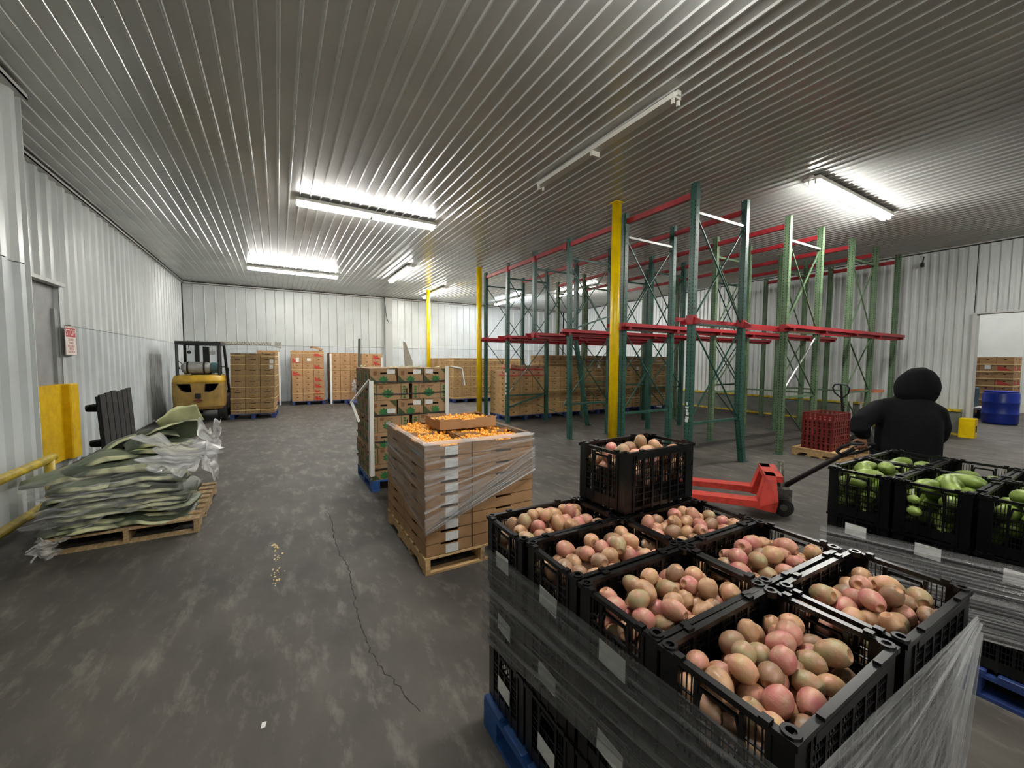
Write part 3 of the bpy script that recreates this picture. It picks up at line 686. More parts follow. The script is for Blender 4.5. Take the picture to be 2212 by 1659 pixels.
# 6: gold cartons beyond the far post, too small to pick apart singly
gold = MB()
for k in range(3):
    block_pallet(f"dark blue pallet under golden cartons beyond the posts, {CNT[k]} from left", 5.78 + 1.09 * k, 14.4, 1.05, 1.0, 'navywood')
    carton_block(5.79 + 1.09 * k, 14.41, 0, 3, 2, 10, 0.345, 0.5, 0.158, lambda i, j, l: 'G',
                 lambda i, j, l, k=k: f"golden carton, {ORD[l]} layer, {['front', 'back'][j]} {COLN[i]} column, {CNT[k]} pallet beyond the posts", 'golden cartons beyond the posts', seed=7 + k, skip=(lambda i, j, l: j == 1 and i > 0) if k else None, stuff=gold)
    if k == 0:
        for e in range(3):
            carton_block(5.79, 15.45 + 0.7 * e, 0, 1, 1, 10, 0.345, 0.5, 0.158, lambda i, j, l: 'G', lambda i, j, l, e=e: f"golden carton, {ORD[l]} layer, side row {CNT[e]} behind the golden front", 'golden cartons beyond the posts', seed=20 + e, stuff=gold)
            block_pallet(f"dark blue pallet deep in the golden row, {CNT[e]} behind", 5.78, 15.42 + 0.7 * e, 0.5, 0.62, 'navywood')
    for q, z in enumerate((0.2, 0.6, 1.0, 1.4, 1.62)): strap_ring(f"cream strap, {['lowest', 'second', 'third', 'fourth', 'highest'][q]}, around golden cartons on {CNT[k]} pallet", 5.79 + 1.09 * k, 14.41, 0, 1.04, 1.0, z, group='straps around golden cartons')
tag(gold.build('carton_stacks', ['card_gold', 'hole']), 'strapped golden brown cartons stacked beyond the yellow posts', 'cartons', kind='stuff')
# 7: banana-type cartons inside the rack lane
block_pallet('navy pallet under the lower carton stack at the rack front', 5.26, 9.32, 1.22, 1.0, 'navywood')
c7 = carton_block(5.27, 9.33, 0, 3, 2, 8, 0.405, 0.49, 0.152, lambda i, j, l: 'G' if not (l == 7 and j == 0) else 'K',
             lambda i, j, l: f"brown carton, {ORD[l]} layer, {['front', 'back'][j]} {COLN[i]} column, low stack at rack front", 'cartons at the rack front', seed=30, skip=lambda i, j, l: j == 1 and i > 0)
for q, (lx, ly, lz, ry, rzz) in enumerate(((5.55, 9.62, 1.36, 0.12, 0.15), (5.95, 9.6, 1.36, -0.03, -0.1), (6.3, 9.62, 1.358, 0.02, 0.05))):
    o = ob('carton', carton_mesh('K', 0.38, 0.45, 0.13), None, (lx, ly, lz + (0.025 if q == 0 else 0.006)), (0, ry, rzz)); tag(o, f"pinkish open carton lying loose on the low rack stack, {['left', 'middle', 'right'][q]} of three", 'carton', 'loose cartons on the low stack')
deep = MB()
for k in range(4):
    x0 = 6.62 + 1.26 * k
    block_pallet(f"navy pallet in the rack lane, {CNT[k]} behind the low stack", x0, 9.32, 1.22, 1.0, 'navywood')
    c8 = carton_block(x0 + 0.01, 9.33, 0, 3, 2 if k == 0 else 1, 11, 0.405, 0.49, 0.150, lambda i, j, l: 'G' if k == 0 else 'P',
                 lambda i, j, l, k=k: f"brown carton, {ORD[l]} layer, {['front', 'back'][j]} {COLN[i]} column, {CNT[k]} tall stack in rack lane", 'tall carton stacks in the rack lane', seed=40 + k, skip=lambda i, j, l: j == 1 and i > 0, stuff=deep if k == 3 else None)
    for q, z in enumerate((0.45, 0.8, 1.15, 1.55)): strap_ring(f"cream strap, {['lowest', 'second', 'third', 'highest'][q]}, around {CNT[k]} tall stack in rack lane", x0 + 0.01, 9.33, 0, 1.215, 0.98 if k == 0 else 0.49, z, w=0.013, group='straps in the rack lane')
    if k == 1: label_card(c8[(1, 0, 9)], (0, -0.2455, 0.02), 0.13, 0.18, (0, 0, 0))
    if k == 2: label_card(c8[(2, 0, 8)], (0, -0.2455, 0.06), 0.1, 0.11, (0, 0, 0))
tag(deep.build('carton_stack', ['card_dull', 'hole']), 'strapped brown cartons at the deep end of the rack lane', 'cartons', kind='stuff')

# 8: green leaf print cartons, front pallet
GX, GY = 0.955, 5.06
block_pallet('bright blue pallet under the green leaf print cartons', GX, GY - 0.01, 1.0, 1.0, 'bluewood')
rg = random.Random(9)
for l in range(7):
    z = 0.14 + 0.198 * l; three = (l % 2 == 0)
    nx, ny = (3, 2) if three else (2, 3); sx, sy = 0.99 / nx, 0.98 / ny
    for j in range(ny):
        for i in range(nx):
            if i > 0 and j > 0 and l < 6: continue
            gap = 0.0 if three else (-0.012 if i == 0 else 0.012)
            o = ob('carton', carton_mesh('L', sx - 0.006, sy - 0.004, 0.197), None, (GX + (i + .5) * sx + gap + rg.uniform(-.004, .004), GY + (j + .5) * sy + rg.uniform(-.005, .005), z), (0, 0.018 * (l / 6) * (i - 1), rg.uniform(-.01, .01)))
            row = (['front', 'back'] if ny == 2 else ['front', 'middle', 'back'])[j]; cn = (COLN if nx == 3 else ['left', 'right'])[i]
            tag(o, f"green leaf print carton, {ORD[l]} layer, {row} row, {cn} one", 'carton', 'green leaf print cartons')
            if three and j == 0 and l >= 4: label_card(o, ((0.09 if i == 0 else 0.085 if i == 1 else -0.09), -sy / 2 - 0.0005, 0.15 if not (l == 4 and i == 0) else 0.06), 0.1, 0.055, (0, 0.02, 0))
for k, z in enumerate((0.28, 0.62, 0.95, 1.21, 1.36)): strap_ring(f"dark strap around green leaf cartons, {['lowest', 'second', 'third', 'fourth', 'highest'][k]} of five", GX, GY, 0, 0.99, 0.98, z, 'strap_dark', 0.014, 'dark straps around green leaf cartons', 0.012, off=0.009)
corner_board('white corner board on the near left edge of the green leaf cartons', GX - 0.012, GY - 0.012, 0.2, 1.37, 0, 0.05)
corner_board('white corner board on the near right edge of the green leaf cartons', GX + 1.004, GY - 0.012, 0.3, 1.55, PI / 2, 0.05)
def bent(name, pts, w, label):
    b = MB()
    for p, q in zip(pts, pts[1:]):
        b.bar(p, q, 0.004, w, (0, 1, 0)); b.bar(Vector(p) + Vector((0.02, 0.03, 0)), Vector(q) + Vector((0.02, 0.03, 0)), 0.03, 0.006, (0, 1, 0))
    o = b.build(name, 'white_card'); tag(o, label, 'corner board', 'white corner boards'); return o
bent('corner_board', [(0.935, 5.05, 1.38), (0.76, 5.28, 1.10), (0.83, 5.18, 0.86)], 0.05, 'white corner board bent over beside the green leaf cartons, pointing left')
bent('corner_board', [(1.97, 5.03, 1.54), (2.16, 5.1, 1.51), (2.20, 5.1, 1.28)], 0.05, 'white corner board snapped and hanging right of the green leaf cartons')
o = MB().prism([(1.62, 5.95, 1.526), (1.74, 5.95, 1.526), (1.74, 5.95, 1.60), (1.64, 5.95, 1.88), (1.60, 5.95, 1.90)], (0, 0.006, 0)).build('corner_board', mat('grey card', (166, 162, 148), 0.7)); tag(o, 'grey bent corner board standing up behind the green leaf cartons', 'corner board', 'white corner boards')
o = MB().bar((0.99, 6.0, 1.526), (1.0, 6.0, 1.92), 0.02, 0.03, (1, 0, 0)).build('corner_board', 'grey_board'); tag(o, 'thin grey board sticking up at back left of green leaf cartons', 'corner board', 'white corner boards')
b = MB()
for k in range(26):
    px, py = GX + rg.uniform(.05, .95), GY + rg.uniform(.05, .95); a = rg.uniform(0, PI); s_ = rg.uniform(.03, .08)
    b.add([(px, py, 1.531), (px + s_ * math.cos(a), py + s_ * math.sin(a), 1.531), (px + s_ * .5, py + s_ * .4, 1.531 + rg.uniform(.01, .035))], [(0, 1, 2)])
tag(b.build('packing_paper', 'leaf_pale'), 'scraps of pale packing paper on top of the green leaf cartons', 'paper', kind='stuff')

# ------------------------------------------------------------------ fruit trays on the front wooden pallet
TX, TY, TW, TD, TZ = 0.92, 2.86, 0.95, 1.20, 0.095
stringer_pallet('new pale wooden pallet under the wrapped orange fruit trays', TX, TY, TW, TD, 'wood', group='wooden pallets')
def tray_mesh(sx, sy, h=0.0925, t=0.006):
    b = MB(); x, y = sx / 2 - 0.0035, sy / 2 - 0.0035
    b.box(-x + .004, -y + .004, 0, x - .004, y - .004, t); b.box(-x, -y, .004, x, y, t + .002)
    notch = 0.14
    def wallx(s):
        y0, y1 = (s * y - (t if s > 0 else 0), s * y + (0 if s > 0 else t))
        b.box(-x, y0, t, -notch / 2, y1, h); b.box(notch / 2, y0, t, x, y1, h); b.box(-notch / 2, y0, t, notch / 2, y1, h - 0.014)
    def wally(s):
        x0, x1 = (s * x - (t if s > 0 else 0), s * x + (0 if s > 0 else t))
        b.box(x0, -y, t, x1, -notch / 2, h); b.box(x0, notch / 2, t, x1, y, h); b.box(x0, -notch / 2, t, x1, notch / 2, h - 0.014)
    for s in (-1, 1): wallx(s); wally(s)
    lg = 0.05      # folded corner ledges
    for sx_ in (-1, 1):
        for sy_ in (-1, 1):
            b.prism([(sx_ * x, sy_ * y, h - 0.006), (sx_ * (x - lg), sy_ * y, h - 0.006), (sx_ * (x - lg * .7), sy_ * (y - lg), h - 0.006), (sx_ * x, sy_ * (y - lg), h - 0.006)], (0, 0, 0.005))
            b.box(sx_ * (x - 0.03) - 0.012, sy_ * (y - 0.012) - 0.004, h, sx_ * (x - 0.03) + 0.012, sy_ * (y - 0.012) + 0.004, h + 0.012)
    return b.mesh('tray', 'card_tray')
SA = (0.385, 0.60); SB = (0.565, 0.40)
trA, trB = tray_mesh(*SA), tray_mesh(*SB)
fruit_trays = []
for l in range(9):
    z = 0.135 + TZ * l
    for j in range(2):
        o = ob('fruit_tray', trA, None, (TX + SA[0] / 2, TY + SA[1] * (j + .5), z)); tag(o, f"brown cardboard fruit tray, {ORD[l]} layer, left side, {['near', 'far'][j]} one", 'tray', 'orange fruit trays')
        if j == 0: label_card(o, (0.02, -SA[1] / 2 - 0.0002, 0.040), 0.105, 0.066, (0, 0, 0))
        if l == 8: fruit_trays.append((o, SA, f"left {['near', 'far'][j]}"))
    for j in range(3):
        o = ob('fruit_tray', trB, None, (TX + SA[0] + SB[0] / 2, TY + SB[1] * (j + .5), z)); tag(o, f"brown cardboard fruit tray, {ORD[l]} layer, right side, {['near', 'middle', 'far'][j]} one", 'tray', 'orange fruit trays')
        if l == 8 and j < 2: fruit_trays.append((o, SB, f"right {['near', 'middle'][j]}"))
o = ob('fruit_tray', trB, None, (1.50, 3.56, 0.135 + TZ * 9 + 0.012)); tag(o, 'single brown fruit tray sitting on top of the others', 'tray', 'orange fruit trays'); fruit_trays.append((o, SB, 'topmost'))
def orange_mesh(n, m_):
    b = MB(); prof = [(0.0015, -1), (0.55, -.86), (0.88, -.48), (1.0, 0), (0.9, .46), (0.6, .8), (0.28, .93), (0.12, .9)]
    b.lathe([(r * 0.0145, z * 0.0135) for r, z in prof], n)
    b.lathe([(0.004, 0.0125), (0.0035, 0.0145), (0.0005, 0.0148)], 6, mi=1)
    return b
om = orange_mesh(12, 0).mesh('orange_fruit', ['orange', 'orange_end'], True)
small = orange_mesh(7, 0)
fr = random.Random(21); cand = []
for o, (sx, sy), nm in fruit_trays:
    cx, cy, cz = o.location
    p = 0.0275; nx = int((sx - 0.03) / p); ny = int((sy - 0.03) / (p * .87))
    for j in range(ny):
        for i in range(nx):
            x = -sx / 2 + 0.026 + i * p + (p / 2 if j % 2 else 0); y = -sy / 2 + 0.026 + j * p * .87
            if x > sx / 2 - 0.024: continue
            mound = 0.012 * math.cos(PI * x / sx) * math.cos(PI * y / sy) + 0.008 * math.sin(9 * x + 3) * math.cos(11 * y)
            fpos = ('near', 'middle', 'far')[min(2, int((y / sy + .5) * 3))] + ' ' + ('left', 'centre', 'right')[min(2, int((x / sx + .5) * 3))] + ' part'
            cand.append((fr.random(), nm, (cx + x + fr.uniform(-.004, .004), cy + y + fr.uniform(-.004, .004), cz + 0.057 + mound + fr.uniform(-.004, .004)), fpos))
            if fr.random() < 0.09: cand.append((fr.random() - 2, nm, (cx + x + p / 2, cy + y + 0.01, cz + 0.057 + mound + 0.021), fpos))
# individuals: the ones lying on top of the heap and those nearest the camera
cand.sort(key=lambda c: (c[0] > -1, (c[2][0] ** 2 + c[2][1] ** 2) ** .5))
stuff = MB()
for k, (_, nm, p, fpos) in enumerate(cand):
    e = Euler((fr.uniform(-.9, .9), fr.uniform(-.9, .9), fr.uniform(0, 6))); sc = fr.uniform(.92, 1.12)
    if k < 300:
        oo = ob('orange_fruit', om, None, p, e); oo.scale = (sc, sc, sc)
        tag(oo, f"small orange fruit in the {nm} open tray, {fpos}", 'fruit', f"orange fruit in the {nm} tray")
    else:
        M_ = e.to_matrix() * sc; off = len(stuff.v)
        stuff.v += [tuple(M_ @ Vector(v) + Vector(p)) for v in small.v]; stuff.f += [tuple(i + off for i in f) for f in small.f]; stuff.m += small.m
tag(stuff.build('orange_fruit_heap', ['orange', 'orange_end'], smooth=True), 'the remaining small orange fruit lying deeper in the trays', 'fruit', kind='stuff')

# ------------------------------------------------------------------ black plastic crates
CL, CW, CHT = 0.490, 0.300, 0.268
def crate_meshes():
    b = MB(); x, y, h = CL / 2, CW / 2, CHT; t = 0.007
    b.box(-x + .012, -y + .012, 0.004, x - .012, y - .012, 0.012)
    for sx in (-1, 1):          # solid corner posts
        for sy in (-1, 1):
            b.prism([(sx * (x - .006), sy * (y - .006), 0), (sx * (x - .006), sy * (y - .052), 0), (sx * (x - .014), sy * (y - .052), 0), (sx * (x - .014), sy * (y - .014), 0), (sx * (x - .062), sy * (y - .014), 0), (sx * (x - .062), sy * (y - .006), 0)][::sx * sy], (0, 0, h - .012))
    # long sides: ribs, thin bars, horizontal strips
    for s in (-1, 1):
        y0, y1 = (s * (y - .008) - t / 2, s * (y - .008) + t / 2)
        for k in range(7):
            xx = -x + .062 + (2 * x - .124) * k / 6; b.box(xx - .005, y0 - .002, 0, xx + .005, y1 + .002, h - .012)
            if k < 6:
                for q in range(1, 5):
                    xq = xx + (2 * x - .124) / 6 * q / 5; b.box(xq - .0013, y0 + .002, .01, xq + .0013, y1 - .002, h - .02)
        for z, hh in ((0.006, .014), (.045, .004), (.075, .004), (.105, .004), (.135, .007), (.160, .003), (.185, .003), (.208, .003), (.228, .003)):
            b.box(-x + .05, y0, z, x - .05, y1, z + hh)
    # short sides with a handle opening
    for s in (-1, 1):
        x0, x1 = (s * (x - .008) - t / 2, s * (x - .008) + t / 2); w = y - .05
        for k in range(5):
            yy = -w + 2 * w * k / 4
            top = h - .012 if k in (0, 4) else (h - .02 if k in (1, 3) else .178)
            b.box(x0 - .002, yy - .005, 0, x1 + .002, yy + .005, top)
            if k < 4:
                for q in range(1, 4):
                    yq = yy + 2 * w / 4 * q / 4; b.box(x0 + .002, yq - .0013, .01, x1 - .002, yq + .0013, .178 if k in (1, 2) else h - .02)
        for z, hh in ((0.006, .05), (.075, .004), (.105, .004), (.135, .006), (.158, .003), (.176, .006)):
            b.box(x0, -w, z, x1, w, z + hh)
        b.box(x0, -w, .2, x1, -w / 2, .203); b.box(x0, w / 2, .2, x1, w, .203)
        b.tube([(s * (x - .008), -w / 2, .19), (s * (x - .008), -w / 2 + .012, .232), (s * (x - .008), w / 2 - .012, .232), (s * (x - .008), w / 2, .19)], .006, 6)
    body = b.mesh('body', 'black')
    r = MB()
    def lip(p, q): r.bar(p, q, .020, .012)
    zt = h - .008
    for s in (-1, 1):
        r.bar((-x, s * (y - .009), zt), (x, s * (y - .009), zt), .017, .014)
        r.bar((s * (x - .009), -y, zt), (s * (x - .009), y, zt), .017, .014)
        r.box(-x + .07, s * (y - .004) - .004, h - .034, x - .07, s * (y - .004) + .004, h - .012)
        for k in (-1, 1):
            r.box(k * x * .55 - .012, s * (y - .006) - .008, h - .002, k * x * .55 + .012, s * (y - .006) + .008, h + .006)
        for k in (-1, 1):
            r.box(s * (x - .006) - .009, k * y * .62 - .010, h - .004, s * (x - .006) + .009, k * y * .62 + .010, h + .007)
            # round sockets at the corners
            cx, cy = s * (x - .020), k * (y - .020)
            n = 10; ring = [(math.cos(2 * PI * e / n), math.sin(2 * PI * e / n)) for e in range(n)]
            for e in range(n):
                a, c = ring[e], ring[(e + 1) % n]
                r.prism([(cx + a[0] * .010, cy + a[1] * .010, h - .014), (cx + a[0] * .018, cy + a[1] * .018, h - .014), (cx + c[0] * .018, cy + c[1] * .018, h - .014), (cx + c[0] * .010, cy + c[1] * .010, h - .014)], (0, 0, .018))
    rim = r.mesh('rim', 'black')
    return body, rim
CB, CRIM = crate_meshes()
cl_mesh = MB().box(-0.0015, -0.05, -0.032, 0, 0.05, 0.032).mesh('label_card', 'paper')
def crate(x, y, z, label, group, rz=0.0, card=False, cz=0.09):
    t = thing('plastic_crate', label, 'crate', (x, y, z), rz, group)
    ob('body', CB, t); ob('rim', CRIM, t)
    if card: ob('label_card', cl_mesh, t, (-CL / 2 - 0.0005, 0.0, cz), (card if card is not True else 0, 0, 0))
    return t
PX, PY, PZ = 0.775, 0.325, 0.14
block_pallet('bright blue pallet under the black crates of prickly pears', PX - 0.02, PY - 0.01, 1.02, 1.22, 'bluewood', group='pallets', name='pallet')
ROWN = ['nearest', 'second', 'third', 'farthest']
pear_crates = []
rc = random.Random(5)
for l in range(3):
    for j in range(4):
        for i in range(2):
            dx, dy, rz = (rc.uniform(-.006, .006), rc.uniform(-.004, .004), rc.uniform(-.012, .012)) if l == 2 else (0, 0, 0)
            if (i, l) == (1, 2) and j == 0: dx, dy, rz = 0.015, -0.01, -0.02
            lay = ['bottom', 'middle', 'top'][l]
            c = crate(PX + CL * (i + .5) + .006 * i + dx, PY + .304 * (j + .5) + dy, PZ + .270 * l, f"black crate, {lay} layer, {['left', 'right'][i]} column, {ROWN[j]} from camera, prickly pear pallet", 'black prickly pear crates', rz, card=(i == 0 and j >= 1 and rc.uniform(-.06, .06)), cz=.12)
            if l == 2: pear_crates.append((c, f"{['left', 'right'][i]} column {ROWN[j]} crate", i, j))
cs = crate(PX + CL * 1.5 + 0.005, PY + .304 * 3.48, PZ + .270 * 3 + 0.006, 'single black crate of prickly pears stacked above the others', 'black prickly pear crates', 0.03)
pear_crates = [p for p in pear_crates if not (p[2] == 1 and p[3] == 3)] + [(cs, 'crate stacked above the others', 1, 9)]

# prickly pears
def pear_mesh(nseg, prof, pit, mats):
    b = MB(); n = len(prof); vs = []; b.lathe(prof, nseg)
    return b
def pear_profile(L, R, taper, pitr, pitd, rings=9):
    out = []
    for k in range(rings + 1):
        a = PI * (0.03 + 0.80 * k / rings); z = -math.cos(a) * L; r = math.sin(a) * R * (1 + taper * math.cos(a))
        out.append((r, z))
    zt = out[-1][1]; rt = out[-1][0]
    out += [(rt * .88, zt + .0012), (rt * .70, zt + .0002), (rt * .42, zt - pitd * .75), (rt * .12, zt - pitd)]
    return out, 4
pear_meshes = []
rp = random.Random(17)
for k in range(6):
    L, R = rp.uniform(.033, .043), rp.uniform(.0265, .030)
    prof, npit = pear_profile(L, R, rp.uniform(-.05, .14), R * .6, rp.choice((.002, .003, .005, .0065)), 10)
    b = MB(); b.lathe(prof, 16)
    per = []
    nr = len(prof) - 1
    for i in range(nr):
        for s_ in range(16): b.m[i * 16 + s_] = 1 if i >= nr - 2 else 0
    b.m[-1] = 1
    for q in range(6):
        pm = b.mesh('prickly_pear', [PEAR[q], 'pear_pit'], True); pear_meshes.append((q, pm, L, R))
lowp, _ = pear_profile(.038, .028, .05, .017, .006, 5); lowb = MB().lathe(lowp, 8)
allp = []
def pack(c, nm, seed, fill, mound):
    r = np.random.RandomState(seed); z0 = -.19
    xs = []; R_ = []
    hx, hy = CL / 2 - .02, CW / 2 - .02
    P = np.zeros((0, 4))
    for k in range(420):
        rr = r.uniform(.0265, .031)
        n = 50
        cx = r.uniform(-hx + rr * .9, hx - rr * .9, n); cy = r.uniform(-hy + rr * .9, hy - rr * .9, n)
        z = np.full(n, z0 + rr)
        if len(P):
            d2 = (cx[:, None] - P[None, :, 0]) ** 2 + (cy[:, None] - P[None, :, 1]) ** 2; s2 = (rr + P[None, :, 3]) ** 2 * .90
            zz = np.where(d2 < s2, P[None, :, 2] + np.sqrt(np.maximum(s2 - d2, 0)), -9).max(axis=1); z = np.maximum(z, zz)
        score = z - mound * np.cos(PI * cx / (2 * hx)) * np.cos(PI * cy / (2 * hy))
        i = int(np.argmin(score))
        if score[i] > fill: break
        P = np.vstack([P, [cx[i], cy[i], z[i], rr]])
    for i in range(len(P)):
        above = sum(1 for j in range(len(P)) if j != i and P[j, 2] > P[i, 2] + .012 and math.hypot(P[j, 0] - P[i, 0], P[j, 1] - P[i, 1]) < .034)
        allp.append((above, c, nm, P[i], r.randint(0, 10000)))
for k, (c, nm, i, j) in enumerate(pear_crates):
    pack(c, nm, 100 + k, {9: -.045, 3: -.035, 0: -.045, 1: -.035, 2: -.035}[j], .045)
allp.sort(key=lambda a: (a[0], -a[3][2]))
heap = MB()
for k, (ab, c, nm, P, sd) in enumerate(allp):
    r = random.Random(sd)
    base = c.matrix_basis @ Vector((P[0], P[1], P[2] + CHT))
    flat = r.random() < .6
    e = Euler((PI / 2 + r.uniform(-.45, .45), r.uniform(-.3, .3), r.uniform(0, 2 * PI)), 'XYZ') if flat else Euler((r.uniform(-.6, .6), r.uniform(-.6, .6), r.uniform(0, 6)))
    if k < 300:
        q, pm, L, R = pear_meshes[r.choices(range(36), weights=[(5, 4, 5, 3, 4, 3)[i % 6] for i in range(36)])[0]]
        o = ob('prickly_pear', pm, None, base, e); sc = P[3] / .0285; o.scale = (sc, sc, sc * r.uniform(.9, 1.1))
        cn = ('pale pink', 'rosy red', 'tan', 'olive green', 'peach', 'brownish')[q]
        pos = ('near', 'middle', 'far')[min(2, int((P[1] + CW / 2) / CW * 3))] + ' ' + ('left', 'centre', 'right')[min(2, int((P[0] + CL / 2) / CL * 3))]
        tag(o, f"{cn} prickly pear, {'lying' if flat else 'upright'}, {pos} part of the {nm}", 'prickly pear', f"prickly pears in the {nm}")
    else:
        M_ = e.to_matrix(); off = len(heap.v); mi = r.choice((0, 1, 2, 3, 4, 5))
        heap.v += [tuple(M_ @ Vector(v) + base) for v in lowb.v]; heap.f += [tuple(i + off for i in f) for f in lowb.f]; heap.m += [mi] * len(lowb.f)
tag(heap.build('prickly_pear_heap', PEAR, smooth=True), 'the remaining prickly pears lying deeper in the black crates', 'prickly pear', kind='stuff')

# green fruit pallet on the right
QX, QY = 2.93, -0.08
block_pallet('navy pallet under the black crates of green fruit', QX - 0.02, QY - 0.01, 1.02, 1.24, 'navywood')
green_crates = []
for l in range(3):
    for j in range(4):
        for i in range(2):
            lay = ['bottom', 'middle', 'top'][l]
            c = crate(QX + CL * (i + .5) + .006 * i + (rc.uniform(-.006, .006) if l == 2 else 0), QY + .306 * (j + .5), 0.14 + .280 * l, f"black crate, {lay} layer, {['left', 'right'][i]} column, {ROWN[j]} from camera, green fruit pallet", 'black green fruit crates', rc.uniform(-.012, .012) if l == 2 else 0, card=(i == 0 and l == 1), cz=.2)
            c.scale = (1, 1, 1.04)
            if l == 2: green_crates.append((c, f"{['left', 'right'][i]} column {ROWN[j]} crate", i, j))
def gmesh(L, R, bend, n=12, rings=12):
    pts = []; rad = []
    for k in range(rings + 1):
        a = k / rings; z = -L + 2 * L * a; rr = R * math.sqrt(max(0.0, 1 - (2 * a - 1) ** 2)) ** .8 * (0.86 + .22 * a) + .001
        pts.append((bend * (1 - (2 * a - 1) ** 2), 0, z)); rad.append(rr)
    return MB().tube(pts, rad, n).mesh('green_fruit', 'gfruit', True)
GM = [gmesh(.095, .040, .018), gmesh(.085, .044, .006), gmesh(.10, .038, .026), gmesh(.078, .042, .0)]
rgf = random.Random(33)
for c, nm, i, j in green_crates:
    for k in range(22):
        lay = k // 6; q = k % 6
        fx = -.15 + .15 * (q % 3) + rgf.uniform(-.02, .02); fy = -.062 + .124 * (q // 3) + rgf.uniform(-.015, .015); fz = -.20 + .058 * lay + rgf.uniform(-.006, .006)
        if lay == 3: fx = -.12 + .24 * (q / 3) + rgf.uniform(-.02, .02); fy = rgf.uniform(-.05, .05); fz = -.028 + rgf.uniform(-.008, .012)
        if (i == 1 or j == 0) and lay == 3: continue
        p = c.matrix_basis @ Vector((fx, fy, fz + CHT))
        o = ob('green_fruit', rgf.choice(GM), None, p, (PI / 2 + rgf.uniform(-.3, .3), rgf.uniform(-.4, .4), rgf.uniform(-.5, .5) + (PI / 2 if rgf.random() < .7 else 0)))
        tag(o, f"long green fruit, {('left', 'centre', 'right')[min(2, int((fx / CL + .5) * 3))]} of the {nm}, {('deepest', 'lower', 'upper', 'topmost')[lay]} level, green fruit pallet", 'fruit', f"green fruit in the {nm}")

# ------------------------------------------------------------------ stretch film
def film(name, label, P, nu, nv, nrm, amp, m='film', seed=1, ridges=9, wob=0.0, rag=0.0):
    """P: four corners p00, p10, p11, p01 (u along the pull, v across); rippled clear sheet"""
    r = random.Random(seed); ph = [(r.uniform(0, 6.28), r.uniform(.6, 1.4), r.uniform(-1, 1)) for _ in range(7)]; n = Vector(nrm).normalized()
    p00, p10, p11, p01 = [Vector(p) for p in P]
    vs = []; uvs = []
    for i in range(nu + 1):
        for j in range(nv + 1):
            u, v = i / nu, j / nv
            p = (p00 * (1 - u) + p10 * u) * (1 - v) + (p01 * (1 - u) + p11 * u) * v
            d = 0
            for k, (f, a, s) in enumerate(ph): d += a * math.sin(v * ridges * (1 + .6 * k) * 2 + f + s * 1.5 * u) / (1 + .5 * k)
            p = p + n * (amp * (.8 + abs(d)))
            if wob: p = p + Vector((0, 0, wob * (math.sin(5 * u + ph[0][0]) + .5 * math.sin(13 * u + ph[1][0])) * (v if v > .5 else 0)))
            if rag:       # torn outline: push the sheet about within its own plane and crumple it
                e = max(abs(2 * u - 1), abs(2 * v - 1)) ** 2
                p = p + (p10 - p00) * (rag * e * (math.sin(9 * v + ph[2][0]) + .6 * math.sin(23 * v + ph[3][0]))) + (p01 - p00) * (rag * e * (math.sin(8 * u + ph[4][0]) + .6 * math.sin(21 * u + ph[5][0])))
                p = p + n * (.035 * math.sin(7 * u + 4 * v + ph[0][0]) * math.cos(6 * v - 3 * u + ph[1][0]))
            vs.append(p); uvs.append((u, v))
    b = MB(); b.add(vs, [(i * (nv + 1) + j, (i + 1) * (nv + 1) + j, (i + 1) * (nv + 1) + j + 1, i * (nv + 1) + j + 1) for i in range(nu) for j in range(nv)])
    me = b.mesh(name, m, True); ul = me.uv_layers.new(name='UVMap')
    for lp in me.loops: ul.data[lp.index].uv = uvs[lp.vertex_index]
    o = ob(name, me)
    if label: tag(o, label, 'stretch film', 'clear stretch films')
    return o
xw = PX - 0.016
film('stretch_film', 'clear stretch film pulled slanting across the left side of the prickly pear crates', [(xw, 1.55, .82), (xw, .30, .90), (xw, .30, .62), (xw, 1.55, .40)], 60, 60, (-1, 0, 0), .0030, 'film_dark', 2, 9)
o = film('stretch_film', 'gathered rope of clear film hanging on the near end of the prickly pear crates', [(1.64, .29, .93), (.77, .30, .935), (1.50, .285, .13), (1.66, .285, .87)], 60, 80, (0, -1, 0), .006, 'film_gather', 5, 10)
film('stretch_film', 'clear stretch film wrapped tight around the green fruit crates', [(QX - .016, 1.16, .62), (QX - .016, -.12, .74), (QX - .016, -.12, .40), (QX - .016, 1.16, .16)][::1], 60, 60, (-1, 0, 0), .0035, 'film_gather', 7, 12)
y0 = TY - .008; x0 = TX - .008
film('stretch_film', 'clear stretch film across the front of the orange fruit trays', [(x0, y0, 1.01), (TX + TW + .01, y0, 1.01), (TX + TW + .01, y0, .72), (x0, y0, .34)], 50, 50, (0, -1, 0), .0022, 'film', 11, 7)
film('stretch_film', 'bunched diagonal film strands rising across the front of the fruit trays', [(x0, y0 - .004, .36), (TX + TW + .012, y0 - .004, .90), (TX + TW + .012, y0 - .004, .68), (x0, y0 - .004, .32)], 50, 50, (0, -1, 0), .005, 'film_gather', 12, 9)
film('stretch_film', 'clear stretch film down the left side of the orange fruit trays', [(x0, TY + TD, 1.0), (x0, y0, 1.02), (x0, y0, .34), (x0, TY + TD, .56)], 50, 50, (-1, 0, 0), .003, 'film', 13, 6)
film('stretch_film', 'loose film edge curled over the near rim of the fruit trays', [(x0, y0, .985), (TX + TW, y0, .985), (TX + TW, y0 + .05, 1.004), (x0, y0 + .03, 1.004)], 50, 16, (0, -.3, 1), .004, 'film_white', 14, 4)
film('stretch_film', 'loose film edge curled over the left rim of the fruit trays', [(x0, y0, .985), (x0, TY + TD, .985), (x0 + .03, TY + TD, 1.012), (x0 + .03, y0, 1.006)], 50, 16, (-.3, 0, 1), .004, 'film_white', 15, 4)
